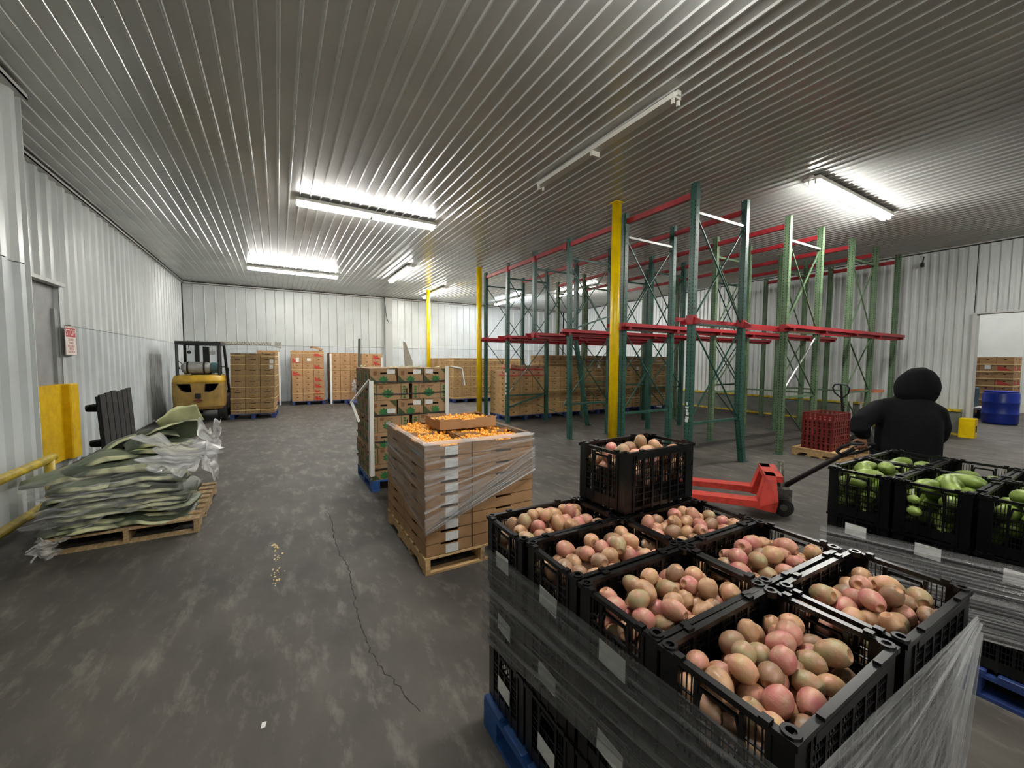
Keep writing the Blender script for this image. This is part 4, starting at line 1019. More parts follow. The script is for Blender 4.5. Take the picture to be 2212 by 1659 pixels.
film('stretch_film', 'loose film edge along the far right rim of the fruit trays', [(TX + TW, y0, .99), (TX + TW, TY + TD, .99), (TX + TW - .03, TY + TD, 1.02), (TX + TW - .02, y0, 1.01)], 50, 12, (.3, 0, 1), .004, 'film_white', 16, 4)

# ------------------------------------------------------------------ pallet of folded leaves
LX, LY = -1.70, 4.68
stringer_pallet('old chipped wooden pallet under the heap of folded leaves', LX, LY, 1.02, 1.30, 'woodold', group='wooden pallets')
MT['leaf_edge'] = mat('leaf edge', (206, 206, 164), .55, rgb2=(78, 86, 66), vscale=3.2, stretch=(1, .6, 1), mixpos=(.50, .62), detail=2)
def leaf_bundle(name, label, cx, cy, z, lx, ly, th, rz, tilt, droop, seed, mats=('leaf', 'leaf_edge'), curl=0.0, tap=.55):
    """a broad leaf folded over on itself: a flattened loop with a rounded fold towards the camera"""
    r = random.Random(seed); b = MB(); nu, ph, ph2 = 18, r.uniform(0, 6), r.uniform(0, 6)
    sec = []; n = 9                     # closed section in (y, z): fold at y=-1, open lips at y=+1
    for k in range(n): a = k / (n - 1); sec.append((-1 + 2 * a, 1.0 if 0 < k < n - 1 else (.72 if k == 0 else .8), 0))
    for q in range(1, 4): an = PI * q / 4; sec.append((1 + .05 * math.sin(an), math.cos(an), 1))
    for k in range(n): a = 1 - k / (n - 1); sec.append((-1 + 2 * a, -1.0 if 0 < k < n - 1 else (-.72 if k == n - 1 else -.8), 0))
    for q in range(1, 5): an = PI * q / 5; sec.append((-1 - .10 * math.sin(an), -.72 * math.cos(an), 1))
    rings = []; fl_ = []
    for i in range(nu + 1):
        u = i / nu; e = abs(2 * u - 1); wdt = (1 - tap * e ** 3.0) * (1 + .05 * math.sin(7 * u + ph)); thk = th * (1 - .45 * e ** 4) * (1 + .25 * math.sin(9 * u + ph2))
        row = []
        for (yy, zz, fl2) in sec:
            x = (u - .5) * lx; y = yy * ly / 2 * wdt; zc = -droop * e ** 2 - droop * .6 * max(0, -yy) ** 3 + .014 * math.sin(6 * u + ph) * math.cos(2.5 * yy + ph2) + curl * (yy * yy) 
            row.append((x, y, zc + thk / 2 + zz * thk / 2 + .003 * math.sin(23 * u + 5 * yy + ph)))
        rings.append(row)
    b.loft(rings, 0)
    m_ = len(sec)
    for i in range(nu):
        for k in range(m_): b.m[i * m_ + k] = 1 if (sec[k][2] or sec[(k + 1) % m_][2]) else 0
    b.m[-1] = b.m[-2] = 1
    o = b.build(name, list(mats), None, (cx, cy, z), (tilt[0], tilt[1], rz), smooth=True)
    return tag(o, label, 'leaf bundle', 'folded leaf bundles')
rl = random.Random(44); z = 0.145
hts = ['at the very bottom', 'second from the bottom', 'third from the bottom', 'fourth from the bottom', 'fifth from the bottom', 'sixth from the bottom', 'seventh up', 'eighth up', 'ninth up', 'tenth up', 'eleventh up', 'twelfth up', 'thirteenth up']
for k in range(10):
    th = rl.uniform(.030, .048); wide = 1 - .02 * k
    for q in range(2):
        lx = rl.uniform(.58, .76) * wide; ly = rl.uniform(.50, .62)
        cx = LX + (.27 if q == 0 else .60) + rl.uniform(-.05, .05); cy = LY + .34 + rl.uniform(-.05, .06)
        leaf_bundle('leaf_bundle', f"folded grey-green leaf bundle, {['left', 'right'][q]} side of the heap, {hts[k]}", cx, cy, z + (.014 if q else 0), lx, ly, th, rl.uniform(-.22, .22), (rl.uniform(-.04, .05), (-.02 if q == 0 else .07) + rl.uniform(-.05, .05)), rl.uniform(.02, .07), 300 + k * 2 + q, mats=('leaf', 'leaf_edge') if (k + q) % 3 else ('leaf2', 'leaf_edge'))
    if k % 2 == 0:
        for q in range(2): leaf_bundle('leaf_bundle', f"folded grey-green leaf bundle at the back of the heap, {['left', 'right'][q]}, {hts[k]}", LX + (.28 if q == 0 else .54) + rl.uniform(-.04, .04), LY + .90 + rl.uniform(-.05, .05), z, .66, .56, .075, rl.uniform(-.15, .15), (0.02, 0.03), .03, 400 + k * 2 + q)
    z += th + .008
ztop = z
leaf_bundle('leaf_bundle', 'pale grey leaf bundle jutting left towards the guard rail', LX + .13, LY + .46, ztop - .01, .74, .50, .05, .12, (0.03, -.04), .03, 501, mats=('leaf2', 'leaf_edge'))
leaf_bundle('leaf_bundle', 'wide dark leaf bundle bulging over the middle of the heap', LX + .46, LY + .40, ztop + .035, .92, .52, .085, -.05, (-.10, .03), .08, 502)
leaf_bundle('leaf_bundle', 'grey leaf bundle lying on the wide dark one, left of centre', LX + .36, LY + .46, ztop + .12, .66, .42, .05, .12, (-.10, -.10), .06, 508, mats=('leaf2', 'leaf_edge'))
leaf_bundle('leaf_bundle', 'pale folded leaf slab lying high on the right of the heap', LX + .70, LY + .48, ztop + .13, .52, .42, .06, .1, (-.12, .05), .03, 503, mats=('leaf_pale', 'leaf_edge'))
leaf_bundle('leaf_bundle', 'green leaf bundle on top of the pale slab', LX + .68, LY + .52, ztop + .20, .56, .40, .045, .2, (-.16, -.02), .05, 509)
leaf_bundle('leaf_bundle', 'grey leaf sloping down to the left from the top of the heap', LX + .40, LY + .66, ztop + .22, .62, .36, .03, .12, (-.30, -.42), .05, 507, mats=('leaf2', 'leaf_edge'), tap=.2)
leaf_bundle('leaf_bundle', 'grey-green leaf curled upright like a hood near the top', LX + .56, LY + .58, ztop + .29, .40, .34, .025, .35, (-.50, -.25), .05, 504, curl=-.08, tap=.3)
leaf_bundle('leaf_bundle', 'green leaf tilted against the topmost cream one', LX + .76, LY + .62, ztop + .31, .42, .36, .03, .1, (-.60, -.28), .01, 505, mats=('leaf2', 'leaf_edge'), tap=.08, curl=-.05)
leaf_bundle('leaf_bundle', 'topmost cream leaf slab sticking up from the heap', LX + .80, LY + .72, ztop + .39, .36, .30, .045, .25, (-.80, -.42), .004, 506, mats=('leaf_pale', 'leaf_pale'), tap=.05)
film('stretch_film', 'shiny crumpled film hanging down the right side of the leaf heap', [(LX + 1.02, LY + .25, ztop + .36), (LX + 1.10, LY + .95, ztop + .30), (LX + 1.08, LY + .9, ztop - .22), (LX + 1.10, LY + .1, ztop - .16)], 40, 40, (1, -.6, .2), .010, 'film_white', 21, 6, rag=.13)
film('stretch_film', 'torn film flap sticking out right of the leaf heap', [(LX + .62, LY + .20, ztop + .30), (LX + 1.14, LY + .34, ztop + .20), (LX + 1.10, LY + .22, ztop + .0), (LX + .70, LY + .02, ztop - .02)], 40, 40, (.4, -1, .3), .010, 'film_white', 22, 6, rag=.14)
film('stretch_film', 'clear film stretched over the front of the leaf heap', [(LX - .06, LY - .0, ztop + .05), (LX + .9, LY - .02, ztop + .12), (LX + 1.0, LY - .03, ztop - .30), (LX + .02, LY - .03, ztop - .34)], 50, 50, (0, -1, .2), .008, 'film', 23, 5, rag=.09)
o = film('stretch_film', 'wad of film caught on the near left corner of the old pallet', [(LX - .03, LY - .04, .16), (LX + .16, LY - .05, .16), (LX + .10, LY - .05, .01), (LX - .05, LY - .04, .01)], 20, 20, (0, -1, 0), .012, 'film_white', 24, 5, rag=.16)

# black plastic pallet standing on edge behind the leaves
t = thing('plastic_pallet', 'black plastic pallet leaning on edge behind the heap of leaves', 'pallet', (-1.85, 6.75, 0), 0, rot=(0, -0.05, 0))
b = MB().box(-.02, 0, 0, 0, 1.22, 1.16)
for k in range(6): b.box(0.0, .01 + k * .205, 0.0, .02, .19 + k * .205, 1.18 + .01 * (k % 3))
b.build('deck', 'rubber', t)
for y in (.05, .55, 1.05):
    for z in (.06, .54, .98): MB().lathe([(.055, 0), (.045, -.1), (.04, -.12)], 10, (-0.02, y + .05, z + .04), 'X').build('foot', 'black', t)

# ------------------------------------------------------------------ STOP sign on the left wall
t = thing('stop_sign', 'white sign with red STOP heading on the left wall', 'sign', (XL + 0.012, 8.76, 1.68))
MB().box(0, -.19, 0, .004, .19, .42).build('board', 'sign_white', t)
MB().box(.004, -.165, .27, .0052, .165, .405).build('heading', 'stop_red', t)
MB().box(.0, -.2, -.01, .006, .2, 0).box(0, -.2, .42, .006, .2, .43).box(0, -.2, 0, .006, -.19, .42).box(0, .19, 0, .006, .2, .42).build('frame', mat('sign frame', (176, 150, 140), .6), t)
def text(s, size, y, z, m, parent, x=.0056):
    cu = bpy.data.curves.new('lettering', 'FONT'); cu.body = s; cu.size = size; cu.align_x = 'CENTER'; cu.align_y = 'CENTER'; cu.extrude = .0004
    to = bpy.data.objects.new('lettering', cu); COL.objects.link(to)
    bpy.context.view_layer.update()
    me = bpy.data.meshes.new_from_object(to.evaluated_get(bpy.context.evaluated_depsgraph_get())); me.name = 'lettering'; bpy.data.objects.remove(to)
    me.materials.clear(); me.materials.append(MT[m])
    return ob('lettering', me, parent, (x, y, z), (PI / 2, 0, PI / 2))
text('STOP', .135, 0, .335, 'sign_white', t)
for s, z in (('SOUND', .228), ('HORN', .176), ('PROCEED', .128), ('WITH', .086), ('CAUTION', .042)): text(s, .052, 0, z, 'stop_red', t, .0046)

# ------------------------------------------------------------------ forklift, rear view
f = thing('forklift', 'dusty yellow forklift with black overhead guard, seen from behind', 'forklift', (-1.76, 12.75, 0))
def ring(z, hw, d0, d1, n=28, pw=3.2):
    out = []
    for k in range(n):
        a = 2 * PI * k / n; c, s = math.cos(a), math.sin(a)
        out.append((hw * math.copysign(abs(c) ** (2 / pw), c), (d0 + d1) / 2 + (d1 - d0) / 2 * math.copysign(abs(s) ** (2 / pw), s), z))
    return out
def fixn(me):
    bm = bmesh.new(); bm.from_mesh(me); bmesh.ops.remove_doubles(bm, verts=bm.verts, dist=1e-5); bmesh.ops.recalc_face_normals(bm, faces=bm.faces); bm.to_mesh(me); bm.free()
def booled(mb, mats, cutters, name, parent, smooth=False):
    o = mb.build(name, mats); cs_ = []; fixn(o.data)
    for c in cutters:
        co = c.build('cut', mats[-1:]); fixn(co.data); cs_.append(co); md = o.modifiers.new('b', 'BOOLEAN'); md.object = co; md.operation = 'DIFFERENCE'; md.solver = 'EXACT'
    bpy.context.view_layer.update()
    me = bpy.data.meshes.new_from_object(o.evaluated_get(bpy.context.evaluated_depsgraph_get()))
    bpy.data.objects.remove(o)
    for c in cs_: bpy.data.objects.remove(c)
    me.name = name; return ob(name, me, parent)
cw = MB().loft([ring(.34, .50, .04, .7), ring(.42, .55, -.0, .72), ring(.75, .56, -.03, .74), ring(1.02, .56, -.02, .74)])
cut = []
for s in (-1, 1): cut.append(MB().prism([(s * .13, -.2, .80), (s * .15, -.2, 1.0), (s * .43, -.2, 1.0), (s * .34, -.2, .84), (s * .24, -.2, .79)][::-s], (0, .35, 0)))
booled(cw, ['fl_tan', 'hole'], cut, 'counterweight', f)
for s in (-1, 1): MB().prism([(s * .12, .15, .78), (s * .14, .15, .995), (s * .40, .15, .995), (s * .34, .15, .82)][::-s], (0, .01, 0)).build('vent_grille', 'hole', f)
MB().loft([ring(1.02, .56, -.02, .74), ring(1.10, .555, -.0, .9), ring(1.19, .53, .05, 1.0), ring(1.22, .48, .1, 1.0)]).build('hood', 'fl_yellow', f, smooth=True)
MB().box(-.06, -.05, .64, .06, .0, .76).build('tow_pin', 'blackm', f)
MB().prism([(-.1, -.036, .58), (0, -.036, .53), (.1, -.036, .58), (0, -.036, .63)], (0, .03, 0)).build('emblem', mat('emblem', (96, 40, 34), .6), f)
MB().bbox(-.52, .7, .25, .52, 1.9, .62, .03).build('chassis', 'blackm', f)
MB().bbox(-.46, .75, .62, .46, 1.5, 1.1, .04).build('seat_deck', 'fl_tan', f)
for s in (-1, 1):
    for y, r, w in ((.42, .26, .18), (1.75, .33, .22)):
        wh = MB().lathe([(r * .5, -w / 2), (r * .94, -w / 2), (r, -w * .35), (r, w * .35), (r * .94, w / 2), (r * .5, w / 2)], 24, (s * .46, y, r), 'X').build('wheel', 'rubber', f, smooth=False)
        MB().lathe([(r * .5, -w * .4), (r * .45, w * .4)], 16, (s * .46, y, r), 'X').build('hub', 'steel', wh)
# overhead guard
for s in (-1, 1):
    MB().tube([(s * .43, .22, 1.18), (s * .44, .30, 2.02)], .035, 8).build('guard_post', 'blackm', f)
    MB().tube([(s * .5, 1.75, .6), (s * .44, 1.35, 2.02)], .035, 8).build('guard_post', 'blackm', f)
g = MB().box(-.47, .26, 2.0, .47, .34, 2.08).box(-.47, 1.32, 2.0, .47, 1.40, 2.08).box(-.47, .3, 2.0, -.40, 1.36, 2.08).box(.40, .3, 2.0, .47, 1.36, 2.08)
g.build('guard_roof', 'blackm', f)
for k in range(7): MB().box(-.36 + k * .115, .3, 2.02, -.33 + k * .115, 1.36, 2.06).build('roof_bar', 'blackm', f)
# gas tank
tk = MB().lathe([(.02, -.33), (.10, -.31), (.145, -.25), (.15, -.22), (.15, .2), (.145, .24), (.10, .30), (.04, .32)], 20, (-.06, .42, 1.40), 'X').build('gas_tank', 'tank', f, smooth=True)
for x in (-.24, .1): MB().lathe([(.153, -.02), (.158, -.02), (.158, .02), (.153, .02)], 20, (x, .42, 1.40), 'X').build('tank_strap', 'blackm', tk)
MB().lathe([(.13, 0), (.14, .02), (.14, .17), (.10, .19)], 16, (.24, .42, 1.40), 'X').build('valve_collar', 'tank_teal', tk)
MB().tube([(-.40, .4, 1.36), (-.46, .4, 1.5), (-.42, .4, 1.56), (-.36, .42, 1.5)], .012, 6).build('hose', 'blackm', tk)
MB().bbox(-.25, .62, 1.1, .25, 1.15, 1.24, .03).build('seat', 'blackm', f); MB().bbox(-.22, .60, 1.24, .22, .70, 1.52, .03).build('seat_back', 'blackm', f)
MB().box(-.06, 1.45, 1.1, .08, 1.58, 1.98).build('mast_channel', 'blackm', f)
for s in (-1, 1): MB().box(s * .26 - .05, 1.95, .1, s * .26 + .05, 2.07, 2.06).build('mast_rail', 'blackm', f)
MB().box(-.5, 2.08, .3, .5, 2.12, .7).build('carriage', 'blackm', f)
for s in (-1, 1): MB().box(s * .25 - .05, 2.12, .03, s * .25 + .05, 3.15, .07).box(s * .25 - .05, 2.12, .03, s * .25 + .05, 2.16, .65).build('fork', 'blackm', f)
MB().lathe([(.0, -.008), (.045, -.008), (.045, .008), (.0, .008)], 14, (-.20, .36, 1.80), 'Y').tube([(-.2, .37, 1.84), (-.21, .36, 2.01)], .008, 6).build('mirror', 'blackm', f)
MB().bbox(.22, .38, 1.74, .34, .46, 1.84, .01).tube([(.28, .42, 1.84), (.26, .42, 2.0)], .01, 6).build('work_light', 'tank', f)
MB().tube([(.56, .5, .95), (.60, .48, 1.0), (.60, .48, 1.38), (.56, .48, 1.42), (.46, .42, 1.42)], .012, 6).build('grab_handle', 'blackm', f)

# ------------------------------------------------------------------ pallet jacks
def pallet_jack(label, x, y, rz, mfork, hdir, flen=1.12, group='pallet jacks'):
    """origin under the steering wheels; forks run along local -X"""
    t = thing('pallet_jack', label, 'pallet jack', (x, y, 0), rz, group)
    for s in (-1, 1):
        b = MB(); y0, y1 = s * .27 - .08, s * .27 + .08
        b.prism([(-.16, y0, .20), (-.16 - flen, y0, .17), (-.16 - flen - .06, y0, .12), (-.16 - flen, y0, .115), (-.16, y0, .13)], (0, .16, 0))
        fk = b.build('fork', mfork, t)
        MB().lathe([(.04, -.05), (.04, .05)], 14, (-flen + .02, s * .27, .041), 'Y').build('load_roller', 'steel', fk)
        MB().box(-flen - .03, s * .27 - .06, .04, -flen + .07, s * .27 - .055, .13).box(-flen - .03, s * .27 + .055, .04, -flen + .07, s * .27 + .06, .13).build('roller_bracket', 'steel', fk)
        # raised head: near-vertical plates at the root of each fork, leaning to the pump
        MB().prism([(-.20, s * .27 - .08, .12), (-.02, s * .27 - .08, .10), (.0, s * .27 - .08, .22), (-.02, s * .2 - .08, .46), (-.11, s * .2 - .08, .46), (-.17, s * .27 - .08, .24)], (0, .16, 0)).build('head_plate', mfork, t)
    MB().box(-.12, -.28, .40, .04, .28, .46).build('cross_head', mfork, t)
    MB().box(-.10, -.30, .12, -.03, .30, .22).build('cross_beam', mfork, t)
    MB().lathe([(.05, 0), (.055, .02), (.055, .2), (.035, .22), (.03, .42)], 14, (.06, 0, .14)).build('pump', 'steel', t, smooth=True)
    MB().bbox(.0, -.08, .16, .16, .08, .30, .02).build('pump_block', 'steel', t)
    for s in (-1, 1):
        w = MB().lathe([(.03, -.03), (.088, -.03), (.095, -.022), (.095, .022), (.088, .03), (.03, .03)], 22, (.08, s * .085, .095), 'Y').build('steering_wheel', 'rubber', t)
        MB().lathe([(.035, -.032), (.035, .032)], 14, (.08, s * .085, .095), 'Y').build('hub', 'steel', w)
    p0 = Vector((.10, 0, .30)); p1 = p0 + Vector(hdir)
    d = (p1 - p0).normalized(); side = d.cross(Vector((0, 0, 1))).normalized()
    if side.length < .1: side = Vector((0, 1, 0))
    h = MB().tube([p0, p0 + (p1 - p0) * .2, p1 - d * .22], [.028, .024, .02], 10).build('tow_bar', 'blackm', t)
    base = p1 - d * .26
    loop = [base, base + d * .10 + side * .10, base + d * .20 + side * .125, base + d * .26 + side * .09, base + d * .27, base + d * .26 - side * .09, base + d * .20 - side * .125, base + d * .10 - side * .10]
    MB().tube(loop, .014, 8, closed=True).build('loop_handle', 'blackm', h)
    MB().tube([base, base + d * .27], .018, 8).build('handle_stem', 'blackm', h)
    MB().bar(base + d * .2, base + d * .12 - side * .05 + Vector((0, 0, .03)), .012, .02).build('release_lever', 'steel', h)
    return t
jx, jy, jr = 4.60, 2.28, math.atan2(-.53, .36)
wv = Vector((4.15, 1.39, .95)) - Vector((4.60 + .1 * math.cos(jr), 2.28 + .1 * math.sin(jr), .30))
lv = Matrix.Rotation(-jr, 3, 'Z') @ wv
pallet_jack('red pallet jack with worn paint being pulled by the person', jx, jy, jr, 'jack_red', lv)
stringer_pallet('pale wooden pallet under the red crates by the rack', 7.85, 2.90, 1.1, .72, 'wood', group='wooden pallets')
pallet_jack('dark pallet jack standing with its handle upright by the red crates', 9.10, 3.28, PI, 'blackm', (.26, 0.0, .92))

# stack of red crates
for k in range(5):
    b = MB(); w, d_, h_ = .62, .42, .125
    b.box(-w / 2, -d_ / 2, 0, w / 2, d_ / 2, .01)
    for s in (-1, 1):
        b.box(-w / 2, s * d_ / 2 - .006, h_ - .018, w / 2, s * d_ / 2 + .006, h_ - .003); b.box(s * w / 2 - .006, -d_ / 2, h_ - .018, s * w / 2 + .006, d_ / 2, h_ - .003)
        for q in range(9): b.box(-w / 2 + w * q / 8 - .02, s * d_ / 2 - .004, 0, -w / 2 + w * q / 8 + .02, s * d_ / 2 + .004, h_ - .01)
        for q in range(7): b.box(s * w / 2 - .004, -d_ / 2 + d_ * q / 6 - .02, 0, s * w / 2 + .004, -d_ / 2 + d_ * q / 6 + .02, h_ - .01)
        b.box(-w / 2, s * d_ / 2 - .003, .04, w / 2, s * d_ / 2 + .003, .055); b.box(s * w / 2 - .003, -d_ / 2, .04, s * w / 2 + .003, d_ / 2, .055)
    o = b.build('plastic_crate', 'red_plastic', None, (8.22, 3.27, .137 + h_ * k), (0, 0, rng.uniform(-.02, .02))); tag(o, f"empty red slatted crate by the rack, {ORD[k]} of the stack of five", 'crate', 'red crates by the rack')
    b2 = None
# small stand behind the person
t = thing('work_stand', 'small stand with an orange top and white legs behind the person', 'table', (12.1, 4.02, 0))
MB().bbox(-.3, -.22, .93, .3, .22, .98, .006).build('top', 'orange_top', t)
for sx in (-1, 1):
    for sy in (-1, 1): MB().box(sx * .27 - .018, sy * .19 - .018, 0, sx * .27 + .018, sy * .19 + .018, .93).build('leg', 'trim', t)
MB().box(-.27, -.19, .3, .27, .19, .33).build('shelf', 'trim', t)

# ------------------------------------------------------------------ beyond the doorway
def drum(label, x, y, r, h, m):
    t = thing('plastic_drum', label, 'drum', (x, y, 0), 0, 'drums beyond the doorway')
    MB().lathe([(r * .9, 0), (r * .97, .02), (r, .06), (r, h * .30), (r * 1.02, h * .315), (r * 1.02, h * .345), (r, h * .36), (r, h * .64), (r * 1.02, h * .655), (r * 1.02, h * .685), (r, h * .70), (r, h * .93), (r * .96, h * .97), (r * .9, h)], 28).build('body', m, t, smooth=True)
    MB().lathe([(r * .93, h - .005), (r * .95, h + .015), (r * .88, h + .015)], 28).build('lid', m, t)
drum('blue plastic drum standing in the bright doorway', 16.75, 2.72, .33, .86, 'blue_plastic')
t = thing('storage_bin', 'dark teal bin on a low trolley behind the blue drum', 'bin', (17.5, 3.55, 0))
MB().bbox(-.3, -.25, .36, .3, .25, .92, .03).build('tub', 'teal_bin', t); MB().box(-.4, -.45, .30, .4, .35, .36).build('board', 'trim', t)
for s in (-1, 1):
    for q in (-1, 1): MB().box(s * .33 - .03, q * .25 - .03, 0, s * .33 + .03, q * .25 + .03, .30).build('leg', 'teal_bin', t)
block_pallet('dark blue pallet under the cartons beyond the doorway', 18.0, 2.72, 1.0, 1.02, 'navywood')
RT2 = {(2, 7), (0, 6), (2, 5), (0, 4), (2, 3), (0, 2)}
cd = carton_block(18.02, 2.73, 0, 2, 3, 8, 0.48, 0.33, 0.208, lambda i, j, l: 'R1' if (j, l) in RT2 else 'R0',
             lambda i, j, l: f"carton, {ORD[l]} layer, {['near', 'middle', 'far'][j]} column, {['front', 'back'][i]} row, beyond the doorway", 'cartons beyond the doorway', seed=60, skip=lambda i, j, l: i == 1 and j > 0)
label_card(cd[(0, 1, 6)], (-.241, 0, .12), .12, .12, (0, 0, -PI / 2))
for k in range(7): strap_ring(f"tan strap around the cartons beyond the doorway, {CNT[k]} from the bottom", 18.02, 2.73, 0, .96, .99, .34 + .208 * k, 'strap', .03, 'straps beyond the doorway')

# ------------------------------------------------------------------ person in black pulling the jack
def skin(name, m, parent, V, E_, R_, root=0, sub=2):
    me = bpy.data.meshes.new(name); me.from_pydata([tuple(v) for v in V], E_, []); me.materials.append(MT[m])
    o = ob(name, me, parent); md = o.modifiers.new('Skin', 'SKIN'); md.use_smooth_shade = True
    for i, r in enumerate(R_):
        sv = me.skin_vertices[0].data[i]; sv.radius = r if isinstance(r, tuple) else (r, r); sv.use_root = (i == root)
    s = o.modifiers.new('Sub', 'SUBSURF'); s.levels = sub; s.render_levels = sub
    return o
def freeze(o):
    bpy.context.view_layer.update()
    me = bpy.data.meshes.new_from_object(o.evaluated_get(bpy.context.evaluated_depsgraph_get())); o.modifiers.clear(); o.data = me
    return o
ps = thing('person', 'person in a black hooded fleece, back turned, pulling a pallet jack', 'person', (4.45, 1.22, 0))
P0 = Vector((4.45, 1.22, 0))
fw = Vector((.97, .22, 0)).normalized(); lf = Vector((-fw.y, fw.x, 0))      # facing direction and the person's left
def pp(a, l, z): return tuple(fw * a + lf * l + Vector((0, 0, z)))
hand = Vector((4.15, 1.39, .95)) - P0
# body: one continuous figure
V = [pp(-.01, -.02, .90), pp(0, -.02, 1.05), pp(.01, -.02, 1.18), pp(.05, -.03, 1.29), pp(.08, -.03, 1.38), pp(.07, -.05, 1.43),
     pp(-.02, .15, 1.22), pp(-.27, .25, 1.10), tuple(hand + Vector((.0, .0, .05))),
     pp(.06, -.15, 1.20), pp(.15, -.185, 1.06), pp(.27, -.15, .94),
     pp(0, .10, .84), pp(.10, .11, .47), pp(-.02, .11, .09), pp(.12, .12, .04),
     pp(0, -.10, .84), pp(-.04, -.11, .47), pp(-.24, -.12, .12), pp(-.13, -.12, .04)]
E_ = [(0, 1), (1, 2), (2, 3), (3, 4), (4, 5), (3, 6), (6, 7), (7, 8), (3, 9), (9, 10), (10, 11), (0, 12), (12, 13), (13, 14), (14, 15), (0, 16), (16, 17), (17, 18), (18, 19)]
Rr = [.11, .11, .10, .055, .045, .05, .045, .036, .030, .045, .036, .030, .08, .058, .043, .033, .08, .058, .043, .033]
body = skin('body', 'skin', ps, V, E_, Rr)
# jacket: torso and sleeves grown together
jm = MB()
def jring(a, l, z, w, d, n=20): return [pp(a + d * math.sin(2 * PI * k / n), l + w * math.cos(2 * PI * k / n), z) for k in range(n)]
jm.loft([jring(-.03, -.02, .78, .20, .16), jring(-.02, -.02, .90, .205, .165), jring(-.01, -.02, 1.05, .205, .16), jring(.0, -.02, 1.15, .20, .15), jring(.01, -.02, 1.22, .18, .135), jring(.03, -.02, 1.28, .145, .12), jring(.06, -.03, 1.34, .11, .105), jring(.08, -.03, 1.40, .085, .09)])
jm.tube([pp(.03, .08, 1.25), pp(-.02, .16, 1.22), pp(-.14, .21, 1.18), pp(-.26, .25, 1.13), pp(-.29, .25, 1.07), tuple(hand + Vector((.0, .0, .10))), tuple(hand + Vector((0, 0, .045)))], [.085, .088, .080, .072, .070, .058, .048], 14)
jm.tube([pp(.03, -.10, 1.25), pp(.06, -.16, 1.21), pp(.12, -.19, 1.10), pp(.18, -.185, 1.02), pp(.27, -.15, .94)], [.085, .088, .078, .068, .052], 14)
jk = jm.build('jacket', 'cloth', ps, smooth=True)
md = jk.modifiers.new('Remesh', 'REMESH'); md.mode = 'VOXEL'; md.voxel_size = .014; md.use_smooth_shade = True
md = jk.modifiers.new('Smooth', 'SMOOTH'); md.factor = .5; md.iterations = 7
# trousers and boots
V = [pp(0, 0, .88), pp(0, .10, .80), pp(.10, .11, .47), pp(-.02, .11, .10), pp(0, -.10, .80), pp(-.04, -.11, .47), pp(-.22, -.12, .13)]
skin('trousers', 'trouser', ps, V, [(0, 1), (1, 2), (2, 3), (0, 4), (4, 5), (5, 6)], [.15, .11, .085, .075, .11, .085, .075])
for l, a in ((.11, -.02), (-.12, -.22)):
    skin('boot', 'shoe', ps, [pp(a, l, .13), pp(a - .01, l, .055), pp(a + .13, l, .045), pp(a + .2, l, .04)], [(0, 1), (1, 2), (2, 3)], [.055, .054, .05, .04])
# head and hood: loft of rings along the head, turned to the right and bowed
hc = Vector((4.515, 1.18, 1.435)) - P0
hd = Vector((.78, -.52, -.36)).normalized(); hs = hd.cross(Vector((0, 0, 1))).normalized(); hu = hs.cross(hd).normalized()
def hring(a, rw, rh, cz=0, n=24): return [tuple(hc + hd * a + hs * (rw * math.cos(2 * PI * k / n)) + hu * (cz + rh * math.sin(2 * PI * k / n))) for k in range(n)]
MB().loft([hring(-.125, .03, .04, -.02), hring(-.115, .07, .09, -.02), hring(-.075, .105, .140, -.015), hring(-.02, .116, .158, -.005), hring(.04, .114, .160, -.01), hring(.085, .104, .148, -.02), hring(.112, .092, .130, -.03), hring(.115, .078, .112, -.03), hring(.09, .074, .10, -.02), hring(.0, .07, .09, -.01)]).build('hood', 'cloth', ps, smooth=True)
hb = MB().loft([hring(-.08, .04, .05), hring(-.06, .066, .085), hring(.0, .070, .095), hring(.05, .068, .10, -.005), hring(.08, .055, .09, -.01), hring(.092, .036, .07, -.012), hring(.098, .01, .03, -.012)]).build('head', 'skin', ps, smooth=True)
MB().prism([tuple(hc + hd * .092 + hu * .015 + hs * .01), tuple(hc + hd * .125 - hu * .03 + hs * .012), tuple(hc + hd * .092 - hu * .045 + hs * .016)], hs * -.026).build('nose', 'skin', hb)
for s in (-1, 1):
    e_ = hc + hd * .085 + hu * .018 + hs * (s * .03); MB().lathe([(.001, -.009), (.008, -.005), (.009, 0), (.008, .005), (.001, .009)], 10, tuple(e_)).build('eye', 'paper', hb)
    MB().lathe([(.001, -.03), (.014, -.02), (.018, 0), (.014, .02), (.001, .03)], 8, tuple(hc + hs * (s * .08) - hu * .005)).build('ear', 'skin', hb)
MB().bar(tuple(hc + hd * .09 - hu * .058 - hs * .02), tuple(hc + hd * .09 - hu * .058 + hs * .02), .008, .008).build('mouth', 'red_print', hb)
# visor brim of a cap poking out of the hood
MB().prism([tuple(hc + hd * .09 + hu * .06 - hs * .05), tuple(hc + hd * .165 + hu * .04 - hs * .025), tuple(hc + hd * .165 + hu * .04 + hs * .025), tuple(hc + hd * .09 + hu * .06 + hs * .05)], hu * .006).build('cap_brim', 'cloth', ps)
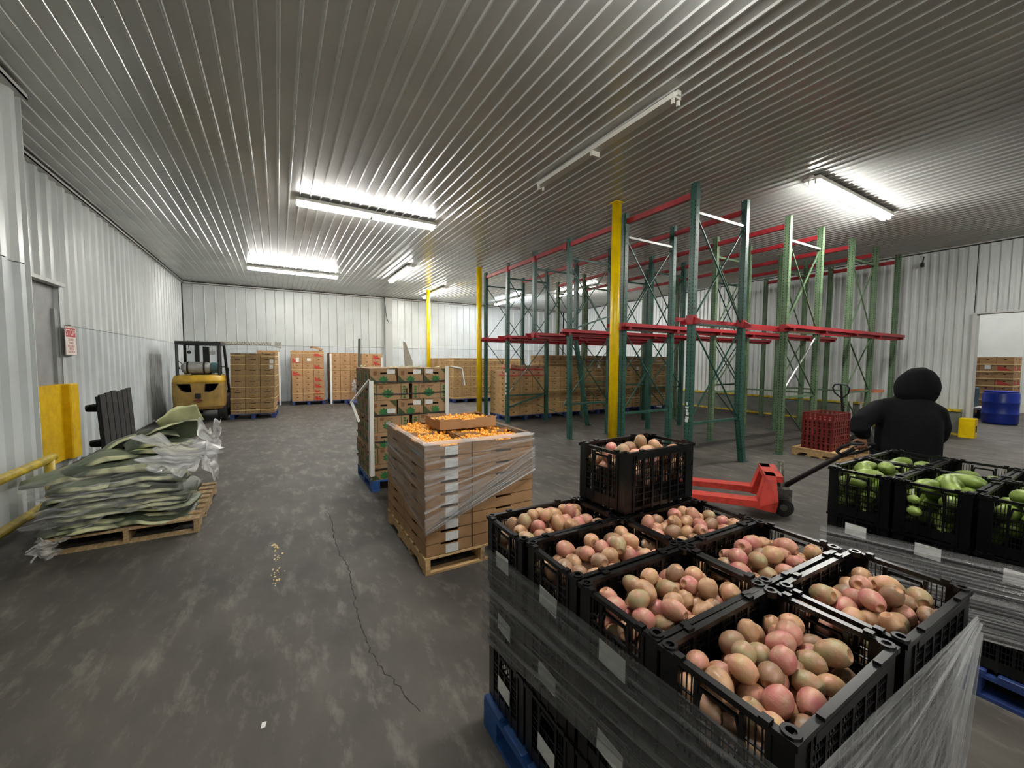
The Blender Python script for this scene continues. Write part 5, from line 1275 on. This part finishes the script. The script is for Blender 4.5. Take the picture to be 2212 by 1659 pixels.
# hands: palm and five fingers curled around the loop handle / relaxed
def hand_mesh(name, c, ax, pn, size=1.0, side=1):
    """c palm centre, ax wrist->knuckles, pn palm normal (towards the thing held)"""
    ax, pn = Vector(ax).normalized(), Vector(pn).normalized(); wd = ax.cross(pn).normalized() * side
    V = [Vector(c) - ax * .05 * size, Vector(c), Vector(c) + ax * .035 * size]; Ed = [(0, 1), (1, 2)]; Rd = [(.022, .018), (.034, .016), (.036, .015)]
    for k, (off, ln) in enumerate(((-.030, .9), (-.010, 1.05), (.011, 1.0), (.031, .8))):
        k0 = Vector(c) + ax * .042 * size + wd * off * size; i0 = len(V)
        V += [k0, k0 + ax * .028 * ln + pn * .016, k0 + ax * .026 * ln + pn * .040, k0 + ax * .004 + pn * .050]
        Ed += [(2, i0), (i0, i0 + 1), (i0 + 1, i0 + 2), (i0 + 2, i0 + 3)]; Rd += [.0095, .009, .0085, .007]
    i0 = len(V); k0 = Vector(c) - ax * .02 + wd * -.034; V += [k0, k0 - wd * .02 + ax * .02 + pn * .02, k0 - wd * .012 + ax * .045 + pn * .035]; Ed += [(1, i0), (i0, i0 + 1), (i0 + 1, i0 + 2)]; Rd += [.012, .010, .008]
    return skin(name, 'skin', ps, V, Ed, Rd, 1)
hand_mesh('hand', hand + Vector((0, .0, .02)), (.1, 0, -1), (.6, .6, 0))
hand_mesh('hand', Vector(pp(.30, -.17, .89)), (.5, -.2, -.6), (-.3, .6, 0), side=-1)
for o in list(ps.children):
    if o.modifiers: freeze(o)

# ------------------------------------------------------------------ small things
o = MB().prism([(-.105, 2.0, .0005), (-.088, 2.0, .0005), (-.083, 2.03, .0005), (-.1, 2.032, .0005)], (0, 0, .004)).build('paper_scrap', 'paper'); tag(o, 'tiny white paper scrap on the bare floor near the camera', 'paper')
film('stretch_film', 'small wad of clear film hanging beside the plain tan stack', [(2.42, 16.112, .86), (2.62, 16.112, .80), (2.60, 16.112, .40), (2.38, 16.112, .46)], 20, 20, (0, -1, 0), .02, 'film_white', 31, 4, rag=.14)
o = MB().tube([(3.93, YB - .17, 4.2), (3.95, YB - .18, 3.9), (3.98, YB - .18, 3.6), (4.02, YB - .19, 3.35), (4.08, YB - .19, 3.22)], .012, 6).build('cable', 'blackm', None, smooth=True); tag(o, 'loose black cable hanging down the pilaster of the back wall', 'cable')
o = MB().bbox(-.04, -.03, -.05, .04, .03, .05, .01).tube([(0, 0, .05), (0, -.02, .19)], .012, 6).build('camera_bracket', 'blackm', None, (13.33, 3.52, 3.95)); tag(o, 'small dark bracket fixed high on the right wall', 'bracket')
